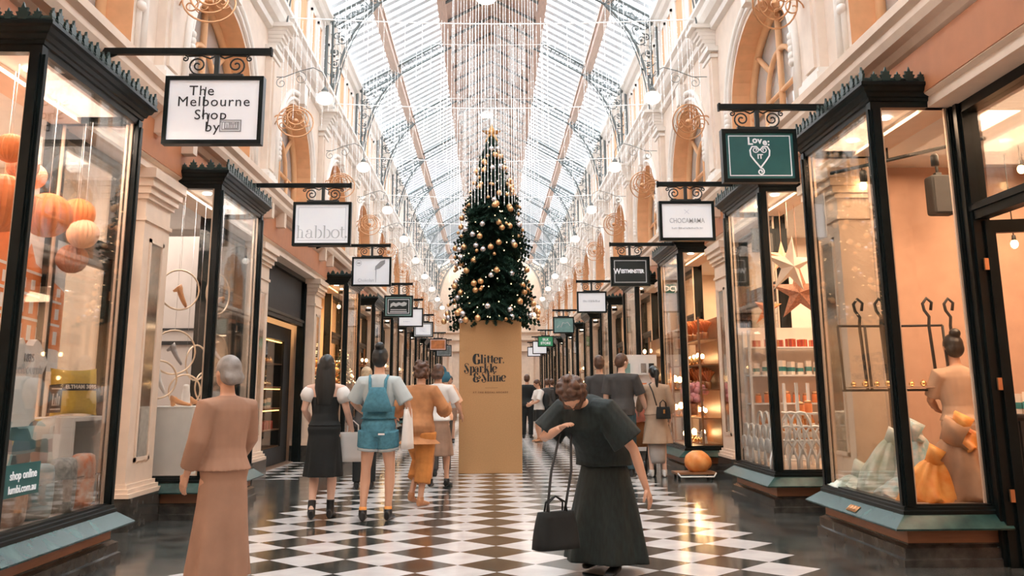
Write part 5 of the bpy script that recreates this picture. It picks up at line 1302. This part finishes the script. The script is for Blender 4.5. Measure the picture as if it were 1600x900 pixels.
def hand_mesh(B, w, d, side_, palm_n, k, curl=.5):
    """w wrist, d direction of the hand, side_ thumb side, palm_n palm normal; k size"""
    w, d, sv, pn = Vector(w), Vector(d).normalized(), Vector(side_), Vector(palm_n)
    sv = (sv-d*sv.dot(d)).normalized(); pn = d.cross(sv)*(1 if d.cross(sv).dot(pn) > 0 else -1)
    rings = []
    for (u, hw, ht) in ((-.02, .022, .019), (.0, .024, .018), (.03, .034, .016), (.065, .040, .014), (.085, .038, .012)):
        rings.append([w+d*u*k+sv*hw*k*math.cos(2*PI*j/12)+pn*ht*k*math.sin(2*PI*j/12) for j in range(12)])
    B.loft(rings)
    for i, (off, L) in enumerate(((.029, .070), (.010, .078), (-.010, .072), (-.029, .056))):
        p = w+d*.082*k+sv*off*k; pts = [p-d*.02*k, p]; dd = d.copy(); 
        for j, fr in enumerate((.45, .32, .23)):
            ang = curl*(.5+.45*j); q = (d*math.cos(ang)+pn*math.sin(ang)).normalized(); p = p+q*L*fr*k; pts.append(p)
        B.tube(pts, [.0095*k, .0095*k, .009*k, .008*k, .006*k], 8)
    p = w+d*.025*k+sv*.028*k; q = (d*.6+sv*.8+pn*.2).normalized(); q2 = (d*.85+sv*.35+pn*.4).normalized()
    B.tube([p-q*.01*k, p+q*.03*k, p+q*.03*k+q2*.026*k, p+q*.03*k+q2*.046*k], [.013*k, .0115*k, .010*k, .007*k], 8)
def person(label, loc, rz, H=1.65, skin='skin', voxel=.010, lean=0., twist=0., head=(0, 0), armL=None, armR=None, legL=None, legR=None, top=None, bottom=None, hair=None, shoes='shoeblack', male=False, group=None, extra=None, sit=0, socks=None, hipdrop=0., armworld=False):
    t = thing('person', label, 'person', loc, group, rz); K = H/1.65; pel = Vector((0, 0, .90))
    RL = Matrix.Rotation(-lean, 3, 'X'); 
    def U(v):      # upper body: lean about the hips
        v = Vector(v); r = RL @ (v-pel)+pel if v.z > .88 else v
        return (r-Vector((0, 0, hipdrop)))*K
    def Lw(v): return (Vector(v)-Vector((0, 0, hipdrop if Vector(v).z > .6 else 0)))*K
    w = 1.12 if male else 1.
    shx = .165*w
    # joints: each arm (elbow, wrist) given in unleaned body coordinates
    armL = armL or ((-.225, -.03, 1.10), (-.23, .06, .87)); armR = armR or ((.225, -.03, 1.10), (.23, .06, .87))
    legL = legL or ((-.095, .02, .48), (-.10, -.02, .085)); legR = legR or ((.095, .02, .48), (.10, -.02, .085))
    def ring(z, rx, ry, cy=0, n=20, g=0.):
        return [U((0+(rx+g)*math.cos(2*PI*j/n), cy+(ry+g)*math.sin(2*PI*j/n), z)) for j in range(n)]
    TR = [(.80, .13, .10, 0), (.86, .160, .118, -.01), (.92, .165*(.95 if male else 1), .122, -.012), (1.0, .138*w, .10, 0), (1.07, .125*w, .092, .005), (1.16, .135*w, .10, .01), (1.25, .152*w, .108, .012), (1.32, .165*w, .098, .004), (1.365, .15*w, .078, -.005), (1.395, .10, .06, -.01), (1.42, .058, .055, -.005)]
    B = MB(); B.loft([ring(*r) for r in TR])
    nk0, nk1 = U((0, -.005, 1.38)), U((0, .012, 1.51)); B.tube([nk0, nk1], [.055*K, .047*K], 14)
    hp_, hy = head; HR = RL @ Matrix.Rotation(hy, 3, 'Z') @ Matrix.Rotation(-hp_, 3, 'X')
    def Hd(v): return nk1 + (HR @ (Vector(v)))*K
    def hball(c, r, n=16, k=12): B.ball(Hd(c), tuple(x*K for x in r), n, k, 0, HR)
    hball((0, .002, .075), (.074, .093, .105)); hball((0, .04, .02), (.052, .052, .055)); hball((0, .068, .0), (.026, .025, .022))
    hball((0, .098, .055), (.013, .022, .020)); hball((0, .092, .075), (.010, .016, .03)); hball((0, .084, .026), (.026, .014, .012)); hball((0, .078, .105), (.055, .018, .014))
    for q in (-1, 1): hball((q*.075, .0, .06), (.010, .020, .030), 10, 8)
    arms = []; UA = (lambda v: (Vector(v)-Vector((0, 0, hipdrop)))*K) if armworld else U
    for sg, (el, wr) in ((-1, armL), (1, armR)):
        S = U((sg*shx, -.005, 1.335)); E_ = UA(el); W_ = UA(wr); arms.append((S, E_, W_))
        B.tube([U((sg*.10, 0, 1.34)), S, mid(S, E_, .45), E_, mid(E_, W_, .35), W_, W_+(W_-E_).normalized()*.02*K], [x*K*w for x in (.055, .054, .043, .036, .037, .024, .022)], 12)
    legs = []
    for sg, (kn, an) in ((-1, legL), (1, legR)):
        Hh = Lw((sg*.085, -.005, .86)); Kn = Lw(kn); A = Lw(an); legs.append((Hh, Kn, A))
        back = (Kn-A).normalized().cross(Vector((1, 0, 0))) * .015*K
        B.tube([Hh, mid(Hh, Kn, .45), Kn, mid(Kn, A, .3)+back, mid(Kn, A, .75), A, A+Vector((0, .01, -.03))*K], [x*K for x in (.088, .070, .050, .052, .036, .034, .034)], 14)
    remeshed(B, voxel, 'body', skin, t, 3)
    for i, (S, E_, W_) in enumerate(arms):
        B = MB(); d = (W_-E_).normalized(); hand_mesh(B, W_, d, (0, 1, 0) if abs(d.y) < .8 else (0, 0, 1), (1 if i == 0 else -1, 0, 0), K)
        B.build('hand', skin, t)
    for q in (-1, 1):
        B = MB(); B.ball(Hd((q*.032, .083, .073)), .011*K, 10, 8); B.build('eye', 'eyewhite', t)
    # clothes
    def sleeves(B, frac, g, flare=0.):
        for (S, E_, W_), sg in zip(arms, (-1, 1)):
            pts = [U((sg*.09, 0, 1.33)), S]; rr = [.062+g, .060+g]
            if frac <= .5: pts += [mid(S, E_, frac), mid(S, E_, frac*2)]; rr += [.052+g+flare*.5, .050+g+flare]
            else:
                pts += [mid(S, E_, .5), E_, mid(E_, W_, (frac-.5)*2*.5), mid(E_, W_, (frac-.5)*2)]; rr += [.050+g, .044+g, .042+g, .036+g+flare]
            B.tube(pts, [r*K*w for r in rr], 14)
    if top:
        B = MB(); z0 = top.get('z0', .88); g = top.get('g', .014); z1 = top.get('z1', 1.42)
        rr = [r for r in TR if z0 < r[0] <= z1]
        first = [(z0, .165+top.get('flare', 0), .125+top.get('flare', 0), -.01)] if z0 < 1.0 else [(z0, .135*w, .10, 0)]
        B.loft([ring(*r, g=g if r[0] < 1.4 else g*.3) for r in first+rr])
        if top.get('sleeve'): sleeves(B, top['sleeve'], top.get('g', .014)*.8, top.get('sflare', 0.))
        if top.get('straps'):
            pass
        remeshed(B, voxel, top.get('name', 'top'), top['m'], t, 2)
    if bottom:
        kind = bottom['kind']; m = bottom['m']
        if kind in ('skirt', 'dress'):
            z0 = bottom['z0']; zt = bottom.get('zt', 1.04); fl = bottom.get('flare', .1); nf = bottom.get('folds', 8); B = MB(); rings = []; N = 22; G = bottom.get('sway', (0, 0))
            zs = [r for r in TR if r[0] >= .86 and r[0] <= zt]
            for i in range(N+1):
                u = i/N; z = z0+(.86-z0)*u; q = 1-u; g = []
                for j in range(48):
                    a = 2*PI*j/48; fo = 1+.09*q*math.sin(nf*a+2*q)+.04*q*math.sin((nf*2+1)*a)
                    rx = (.166+fl*q**.9)*fo; ry = (.125+fl*.8*q**.9)*fo
                    g.append((Vector((rx*math.cos(a)+G[0]*q*q, ry*math.sin(a)-.01+G[1]*q*q, z-hipdrop*min(1, max(0, (z-.3)/.5)))))*K)
                rings.append(g)
            for r in zs[1:] if zs else []:
                rings.append([U(((r[1]+.012)*math.cos(2*PI*j/48), r[3]+(r[2]+.012)*math.sin(2*PI*j/48), r[0])) for j in range(48)])
            B.loft(rings); remeshed(B, voxel*1.1, bottom.get('name', 'skirt'), m, t, 1)
        else:
            B = MB(); B.loft([ring(*r, g=.012) for r in TR if r[0] <= 1.04]); f = bottom.get('len', 1.); g = bottom.get('g', .018)
            for (Hh, Kn, A) in legs:
                if f >= 1: B.tube([Hh, mid(Hh, Kn, .5), Kn, mid(Kn, A, .5), mid(Kn, A, .95)], [(x+g)*K for x in (.090, .074, .056, .050, .044)], 14)
                elif f > .5: B.tube([Hh, mid(Hh, Kn, .5), Kn, mid(Kn, A, (f-.5)*2)], [(x+g)*K for x in (.090, .076, .062, .056)], 14)
                else: B.tube([Hh, mid(Hh, Kn, f), mid(Hh, Kn, f*2)], [(x+g)*K for x in (.092, .086, .082)], 14)
            remeshed(B, voxel, bottom.get('name', 'trousers'), m, t, 2)
    if hair:
        B = MB(); L = hair.get('len', 0)
        def hb(c, r, n=16, k=12): B.ball(Hd(c), tuple(x*K for x in r), n, k, 0, HR)
        hb((0, -.012, .095), (.084, .098, .098)); hb((0, -.035, .06), (.080, .078, .085))
        if L:
            c0 = Hd((0, -.045, .09)); dn = Vector((0, -.03, -1)) if lean < .5 else Vector((0, .1, -1)); wd = hair.get('w', .085); rings = []
            for i in range(13):
                u = i/12; c = c0+dn*(L*u)*K + Vector((0, -.035*math.sin(PI*u*.7), 0))*K; ww = wd*(1+.25*u if u < .6 else 1.15-.9*(u-.6)); tt = .05*(1-.4*u)
                rings.append([c+Vector((ww*K*math.cos(2*PI*j/24)*(1+.05*math.sin(6*2*PI*j/24+u*5)), tt*K*math.sin(2*PI*j/24), 0)) for j in range(24)])
            B.loft(rings)
        if hair.get('bun'): hb((0, -.06, .19), (.05, .05, .045))
        if hair.get('curly'):
            rnd = random.Random(2)
            for i in range(60):
                a = rnd.uniform(0, 2*PI); z = rnd.uniform(-.01, .19); rr = .088*math.sqrt(max(.05, 1-((z-.08)/.13)**2)); y_ = rr*math.sin(a)-.02
                if y_ > .045 and z < .13: continue
                hb((rr*math.cos(a), y_, z), (.026, .026, .026), 8, 6)
        if hair.get('pony'):
            p = Hd((0, -.10, .10)); B.tube([p, p+Vector((0, -.05, -.02))*K, p+Vector((0, -.07, -.15))*K, p+Vector((0, -.05, -.34))*K], [.03*K, .038*K, .034*K, .01*K], 10)
        remeshed(B, voxel*.9, 'hair', hair['m'], t, 1)
    if shoes:
        for i, (Hh, Kn, A) in enumerate(legs):
            B = MB(); tilt = (A.z/K-.085); up_ = max(0, tilt)
            fw = Vector((.12*(1 if i else -1), 1, -min(.9, up_*4))).normalized(); sx_ = Vector((fw.y, -fw.x, 0)).normalized(); up = sx_.cross(fw)
            hb_ = A+Vector((0, 0, -.045))*K-fw*.055*K; rings = []
            for (u, hw, z0, z1) in ((0, .026, -.036, .05), (.03, .034, -.038, .06), (.08, .036, -.038, .045), (.13, .040, -.038, .025), (.18, .044, -.038, .012), (.225, .036, -.038, .0), (.245, .018, -.034, -.012)):
                c = hb_+fw*u*K; rings.append([c+sx_*hw*K*math.cos(a)+up*K*((z0+z1)/2+(z1-z0)/2*math.sin(a)) for a in [2*PI*j/14 for j in range(14)]])
            B.loft(rings)
            ht = .16 if shoes == 'boot' else .075
            B.ball(A+Vector((0, .0, -.015))*K, .043*K, 12, 8)
            B.tube([A+Vector((0, 0, -.05))*K, A+(Kn-A).normalized()*(ht-.05)*K], [.040*K, .043*K], 12)
            remeshed(B, voxel*.8, 'boot' if shoes == 'boot' else 'shoe', 'shoeblack' if shoes == 'boot' else shoes, t, 1)
            if shoes != 'boot' and socks:
                B = MB(); B.tube([A+Vector((0, 0, -.01))*K, A+(Kn-A).normalized()*.05*K], .038*K, 12); B.build('sock', socks, t)
    return t, U, arms, legs, K
M['shoeblack'] = mat('black_shoe_leather', (.012, .013, .014), .4)
M['shoetan'] = mat('tan_shoe_leather', (.45, .20, .09), .5); M['shoewhite'] = mat('white_trainer', (.7, .68, .66), .5)
M['hairgrey'] = mat('grey_hair', (.28, .25, .23), .5, var=.3, scale=20)
M['eyewhite'] = mat('eye', (.25, .20, .18), .2)
M['hairblack'] = mat('black_hair', (.010, .012, .012), .35, var=.5, stretch=(8, 8, 1)); M['hairbrown'] = mat('brown_hair', (.09, .04, .022), .45, var=.5, scale=30); M['hairblond'] = mat('blond_hair', (.50, .36, .22), .5, var=.3, scale=20)
M['cblack'] = mat('black_dress_cloth', (.008, .010, .010), .85, var=.3); M['cgreysh'] = mat('pale_grey_jersey', (.48, .53, .53), .85, var=.08); M['denim'] = mat('teal_denim', (.07, .22, .29), .85, var=.2, scale=30)
M['rust'] = mat('rust_brown_cloth', (.46, .20, .08), .8, var=.35, scale=5); M['rustt'] = mat('orange_cloth', (.58, .22, .05), .8, var=.25); M['mud'] = mat('grey_brown_cloth', (.30, .18, .12), .85, var=.2)
M['cwhite'] = mat('white_cotton_cloth', (.74, .70, .66), .8, var=.05); M['cnavy'] = mat('deep_blue_cloth', (.03, .13, .19), .8, var=.2); M['ctan'] = mat('tan_trench_cloth', (.42, .29, .20), .85, var=.1); M['cdark'] = mat('charcoal_cloth', (.06, .055, .052), .85, var=.2)
M['cgrey'] = mat('grey_pleated_cloth', (.40, .36, .33), .8, var=.1); M['cbeige'] = mat('beige_linen_cloth', (.50, .34, .24), .85, var=.08); M['cjean'] = mat('dark_blue_jeans', (.04, .08, .10), .85, var=.2); M['shoulderstrap'] = mat('strap', (.03, .03, .03), .6)
M['greendark'] = mat('dark_green_black_cloth', (.006, .013, .012), .75, var=.5, stretch=(4, 4, 1), scale=12)

def tote(label, c, w_, d, h, m, rz=0, handle=.25, parent=None, name='shopping_bag', cat='bag', soft=0.):
    t = thing(name, label, cat, c, None, rz); B = MB(); rings = []
    for i in range(7):
        u = i/6; sw = 1+.05*math.sin(PI*u)-soft*u*.4; dd = d*(1-.55*u*(1 if soft else .3)); g = []
        for j in range(24):
            a = 2*PI*j/24; ca, sa = math.cos(a), math.sin(a); q = (abs(ca)**4+abs(sa)**4)**-.25
            g.append((w_/2*sw*ca*q, dd/2*sa*q, h*u))
        rings.append(g)
    B.loft(rings); B.build('bag_body', m, t)
    for q in (-1, 1):
        B = MB(); B.tube([(-w_*.22, q*d*.2, h-.02), (-w_*.20, q*d*.1, h+handle*.6), (0, 0, h+handle), (w_*.20, q*d*.1, h+handle*.6), (w_*.22, q*d*.2, h-.02)], .007, 6); B.build('handle', m, t)
    return t

# woman in the black dress, walking away with a white shopping bag
P = person('woman from behind in a black dress with white puffed sleeves and long black hair', (-1.78, 10.0, 0), .05, 1.62, 'skin2', .009, armR=((.235, .0, 1.09), (.28, .12, .90)), armL=((-.22, .0, 1.12), (-.16, .14, .98)),
    legL=((-.10, .10, .50), (-.10, -.06, .09)), legR=((.09, .03, .48), (.08, .06, .085)), top={'m': 'cblack', 'z0': .95, 'z1': 1.26, 'name': 'dress_bodice', 'g': .012}, bottom={'kind': 'skirt', 'm': 'cblack', 'z0': .43, 'flare': .03, 'folds': 6, 'name': 'dress_skirt'},
    hair={'m': 'hairblack', 'len': .44, 'w': .095}, shoes='boot')
t, U, arms, legs, K = P
for (S, E_, W_) in arms:
    B = MB(); B.tube([mid(S, E_, -.05), mid(S, E_, .15), mid(S, E_, .38), mid(S, E_, .6)], [.055, .078, .085, .055], 16); B.build('puffed_sleeve', 'cwhite', t)
tote('plain white shopping bag held by the woman in the black dress', (-1.50, 10.12, .56), .27, .10, .30, 'cwhite', .05, .12)
# woman in denim short overalls
P = person('woman seen from behind in teal denim short overalls and a pale T-shirt', (-1.20, 9.85, 0), -.03, 1.69, 'skin', .009, legL=((-.12, .02, .49), (-.13, -.05, .085)), legR=((.12, .04, .49), (.11, .02, .085)),
    armL=((-.27, .06, 1.14), (-.17, .22, 1.02)), armR=((.29, -.02, 1.12), (.30, .10, .93)), top={'m': 'cgreysh', 'sleeve': .45, 'z0': 1.03, 'g': .022, 'sflare': .015, 'name': 'tshirt'},
    bottom={'kind': 'shorts', 'm': 'denim', 'len': .22, 'g': .03, 'name': 'denim_shorts'}, hair={'m': 'hairblack', 'bun': True}, shoes='shoeblack', socks='scarf_o')
t, U, arms, legs, K = P
B = MB(); g = .030
rr = [(1.0, .128, .095, 0), (1.10, .135, .100, .005), (1.22, .135, .108, .01)]
rings = [[U(((r[1]+g)*math.cos(2*PI*j/30), r[3]+(r[2]+g)*math.sin(2*PI*j/30), r[0])) for j in range(30)] for r in [(.98, .155, .11, -.005)]+rr[:2]]
B.loft(rings)
B.loft([[U((hw*math.cos(2*PI*j/20), -.098-.006*abs(math.sin(4*z))+.035*math.sin(2*PI*j/20)-.03, z)) for j in range(20)] for z, hw in ((1.05, .16), (1.14, .13), (1.22, .10), (1.29, .075))])

for q in (-1, 1): B.tube([U((q*.10, -.128, 1.08)), U((q*.075, -.13, 1.22)), U((q*.08, -.11, 1.36)), U((q*.09, -.03, 1.405)), U((q*.085, .09, 1.34)), U((q*.07, .135, 1.2)), U((q*.09, .12, 1.08))], .016, 8)
B.build('overall_bib', 'denim', t)
B = MB()
for (Hh, Kn, A) in legs: c = mid(Hh, Kn, .42); d = (Kn-Hh).normalized(); B.tube([c, c+d*.035], [.104*K, .106*K], 20)
B.build('turned_hem', 'cgreysh', t)
tg = B = MB(); B.box(.02, .085, -.155, -.150, .845, .862); B.build('pale_badge', 'cwhite', t)
tt = tote('cream canvas tote hanging from the right shoulder of the woman in denim', (-.90, 9.86, .70), .26, .09, .40, 'cwhite', PI/2-.2, .05, soft=.5)
B = MB(); B.tube([(0, .0, .42), (-.02, .0, .55), (-.10, .03, .72), (-.12, .02, .66+.02), (-.05, -.05, .55), (0, -.02, .42)], .012, 6); B.xform(Matrix.Rotation(-(PI/2-.2), 4, 'Z')); B.build('shoulder_strap', 'cwhite', tt)
# curly-haired person in rust
person('person with curly brown hair in a loose rust-brown top and orange trousers', (-.87, 11.1, 0), -.35, 1.58, 'skin', .010, lean=.06, armL=((-.30, .0, 1.16), (-.40, .14, 1.02)), armR=((.28, .06, 1.15), (.22, .26, 1.10)),
    legL=((-.07, .20, .52), (-.09, -.02, .13)), legR=((.06, .02, .48), (.05, -.06, .085)), top={'m': 'rust', 'sleeve': .75, 'z0': .72, 'flare': .07, 'g': .035, 'sflare': .04, 'name': 'loose_top'}, bottom={'kind': 'trousers', 'm': 'rustt', 'len': .78, 'g': .045}, hair={'m': 'hairbrown', 'curly': True}, shoes='shoetan')
# group in the middle distance left of the box
person('person in a white shirt and long grey-brown skirt beside the rust-clothed one', (-.78, 13.3, 0), -.2, 1.62, 'skin', .012, armL=((-.26, .05, 1.14), (-.22, .22, 1.12)), armR=((.27, .03, 1.14), (.30, .16, 1.0)), legR=((.1, .1, .5), (.12, .06, .085)), top={'m': 'cwhite', 'sleeve': .45, 'z0': .9, 'g': .022}, bottom={'kind': 'skirt', 'm': 'mud', 'z0': .42, 'flare': .06}, hair={'m': 'hairbrown', 'len': .12}, shoes='shoeblack')
person('person in a peach top with a blue headscarf left of the kraft box', (-.82, 14.9, 0), .3, 1.64, 'skin', .012, armR=((.30, .02, 1.12), (.36, .14, .98)), top={'m': 'peach', 'sleeve': .5, 'z0': .85, 'g': .03}, bottom={'kind': 'trousers', 'm': 'cdark', 'len': 1.}, hair={'m': 'cnavy', 'len': .16, 'w': .12}, shoes='shoeblack')
person('blond-haired person mostly hidden behind the woman in denim', (-1.75, 13.0, 0), .1, 1.58, 'skin', .012, top={'m': 'cdark', 'sleeve': .9, 'z0': .85}, bottom={'kind': 'trousers', 'm': 'cblack'}, hair={'m': 'hairblond'}, shoes='shoeblack')
person('person in a grey vest walking towards the camera at the left edge of the box', (-1.12, 25.0, 0), PI-.1, 1.68, 'skin', .014, armR=((.26, .03, 1.12), (.24, .12, .92)), top={'m': 'cgrey', 'z0': .86}, bottom={'kind': 'shorts', 'm': 'mud', 'len': .4}, hair={'m': 'hairblack'}, shoes='shoeblack')
# pair right of the box
person('man in black standing right of the box with his back turned', (1.0, 27.0, 0), -.2, 1.74, 'skin', .014, male=True, top={'m': 'cblack', 'sleeve': .9, 'z0': .84, 'g': .03}, bottom={'kind': 'trousers', 'm': 'cblack'}, hair={'m': 'hairbrown'}, shoes='shoeblack')
P = person('person in a white T-shirt and black shorts looking down right of the box', (1.24, 25.2, 0), PI/2+.3, 1.58, 'skin', .012, head=(.5, 0), male=True, armL=((-.2, .08, 1.10), (-.12, .24, 1.02)), armR=((.2, .08, 1.10), (.12, .24, 1.02)), top={'m': 'cwhite', 'sleeve': .45, 'z0': .86, 'g': .025}, bottom={'kind': 'shorts', 'm': 'cblack', 'len': .42, 'g': .035}, hair={'m': 'hairbrown'}, shoes='shoetan')
B = MB((1.42, 25.1, 1.0)); B.ball((1.43, 25.12, 1.08), (.10, .13, .19), 14, 10); tag(B.build('backpack', 'cblack'), 'black backpack worn by the person in the white T-shirt', 'backpack')
for i, (x, y, m, h_) in enumerate(((1.75, 30, 'cdark', 1.66), (2.1, 33, 'cblack', 1.7), (1.5, 40, 'cgrey', 1.65))):
    person(['distant person in charcoal beyond the pair right of the box', 'distant person in black near the right-hand shop fronts', 'farthest person in grey right of the box'][i], (x, y, 0), .2*i, h_, 'skin', .018, top={'m': m, 'sleeve': .8, 'z0': .85}, bottom={'kind': 'trousers', 'm': 'cblack'}, hair={'m': 'hairbrown'}, shoes='shoeblack')
# couple beside the flower shop
person('tall man in a dark T-shirt and jeans walking away, head turned right', (1.98, 14.5, 0), -.25, 1.80, 'skin2', .010, male=True, head=(.15, -.75), armR=((.27, .02, 1.10), (.32, .16, .90)), legL=((-.1, .06, .49), (-.1, -.1, .10)), legR=((.1, .1, .49), (.1, .05, .085)), top={'m': 'cdark', 'sleeve': .45, 'z0': .84, 'g': .022}, bottom={'kind': 'trousers', 'm': 'cjean'}, hair={'m': 'hairbrown'}, shoes='shoeblack')
person('companion half hidden behind the tall man in the dark T-shirt', (1.72, 15.2, 0), -.1, 1.80, 'skin', .012, top={'m': 'cdark', 'sleeve': .9, 'z0': .85}, bottom={'kind': 'trousers', 'm': 'cblack'}, hair={'m': 'hairbrown'}, shoes='shoeblack')
P = person('woman with a black ponytail in a tan coat with a small black handbag', (2.50, 14.55, 0), -.05, 1.62, 'skin2', .010, lean=.05, head=(.25, .3), armL=((-.23, .08, 1.12), (-.24, .26, .98)), armR=((.24, .02, 1.10), (.24, .12, .92)), top={'m': 'ctan', 'sleeve': .85, 'z0': .93, 'g': .03, 'name': 'coat_top'}, bottom={'kind': 'skirt', 'm': 'ctan', 'z0': .50, 'flare': .07, 'folds': 5, 'name': 'coat_skirt'}, hair={'m': 'hairblack', 'pony': True}, shoes='shoewhite')
t, U, arms, legs, K = P
B = MB(); B.lathe([(.11, .20), (.12, .25), (.135, .52)], n=30, sy=.85, fold=lambda a, u: .07*math.sin(14*a)); B.build('pleated_trousers', 'cgrey', t)
t = tote('small black handbag with a gold clasp on the tan-coated woman\'s hip', (2.58, 14.36, .86), .22, .09, .18, 'cblack', .1, .10, name='handbag', soft=.25)
B = MB(); B.box(-.015, .015, -.052, -.046, .08, .14); B.build('clasp', 'gold', t)
B = MB(); B.tube([(-.1, 0, .2), (-.16, -.02, .40), (-.20, .02, .52), (-.14, .12, .54)], .010, 6); B.build('shoulder_strap', 'shoulderstrap', t)
# pushchair with pink hood
M['hood'] = mat('salmon_pink_fabric', (.78, .30, .22), .7)
t = thing('pushchair', 'pushchair with a salmon pink hood in front of the tan-coated woman', 'pushchair', (2.28, 15.05, 0)); B = MB()
rings = [[(.20*math.cos(a)*(1-.35*u), -.02+.20*math.sin(a)*(1-.2*u), .80+.22*u+.03*math.cos(a)) for a in [2*PI*j/20 for j in range(20)]] for u in (0, .35, .7, 1.)]
B.loft(rings); B.build('hood', 'hood', t)
B = MB(); B.loft([[(.17*math.cos(a), .16*math.sin(a), z) for a in [2*PI*j/16 for j in range(16)]] for z in (.42, .80)]); B.build('seat', 'rust', t)
B = MB()
for q in (-1, 1): B.tube([(q*.18, -.25, 1.02), (q*.18, -.10, .7), (q*.16, .30, .10)], .012, 6); B.tube([(q*.18, .10, .75), (q*.20, -.28, .10)], .012, 6)
B.tube([(-.18, -.25, 1.02), (.18, -.25, 1.02)], .016, 8); B.build('folding_frame', 'blackm', t)
for (x, y) in ((-.2, -.28), (.2, -.28), (-.16, .30), (.16, .30)): B = MB(); B.tube([(x-.02, y, .09), (x+.02, y, .09)], .09, 18); B.build('wheel', 'blackm', t)
# woman inside the tan shop
P = person('woman with a black bun in a long beige dress standing inside the tan shop', (4.18, 8.45, .012), .05, 1.70, 'skin', .009, armR=((.26, .0, 1.10), (.30, .06, .86)), armL=((-.20, .10, 1.12), (-.08, .24, 1.05)), top={'m': 'cbeige', 'sleeve': .42, 'z0': .95, 'g': .018, 'name': 'dress_bodice'}, bottom={'kind': 'skirt', 'm': 'cbeige', 'z0': .22, 'flare': .14, 'folds': 7, 'name': 'dress_skirt'}, hair={'m': 'hairblack', 'bun': True}, shoes='shoeblack')
# stooping figure
P = person('person in a long dark dress stooping forward in the right foreground', (.78, 7.0, 0), PI-.55, 1.62, 'skin', .009, lean=.78, head=(.55, .15), hipdrop=.07, armworld=True,
    armL=((-.34, .22, .95), (-.40, .16, .69)), armR=((.30, .38, 1.02), (.10, .50, 1.10)), legL=((-.10, .10, .46), (-.10, .04, .085)), legR=((.12, .02, .46), (.14, -.16, .10)),
    top={'m': 'greendark', 'sleeve': .40, 'z0': .82, 'g': .055, 'sflare': .03, 'name': 'dress_bodice'}, bottom={'kind': 'skirt', 'm': 'greendark', 'z0': .08, 'flare': .15, 'folds': 6, 'name': 'dress_skirt'}, hair={'m': 'hairbrown', 'len': .16, 'w': .08, 'curly': True}, shoes='boot')
t = tote('slouching black shoulder bag at the side of the stooping person', (.40, 6.62, .22), .34, .17, .24, 'cblack', .5, .10, name='shoulder_bag', soft=.5)
B = MB(); B.tube([(-.07, 0, .22), (.0, .05, .50), (.12, .10, .78), (.17, .05, .82), (.12, -.02, .50), (.07, 0, .22)], .010, 6); B.build('shoulder_strap', 'shoulderstrap', t)
# passer-by at the left
M['peachcoat'] = mat('peach_brown_coat', (.36, .20, .13), .85, var=.1)
person('passer-by in a long peach-brown coat striding past the shoe shop window', (-1.66, 5.85, 0), .9, 1.45, 'skin', .009, armL=((-.22, .0, 1.12), (-.22, .10, .90)), armR=((.22, .03, 1.12), (.20, .18, .95)), legL=((-.08, .12, .50), (-.08, .02, .085)), legR=((.08, .0, .47), (.08, -.18, .13)),
    top={'m': 'peachcoat', 'sleeve': .9, 'z0': .92, 'g': .03, 'name': 'coat_top'}, bottom={'kind': 'skirt', 'm': 'peachcoat', 'z0': .22, 'flare': .06, 'folds': 5, 'name': 'coat_skirt'}, hair={'m': 'hairgrey', 'len': .10, 'w': .07}, shoes='shoetan')
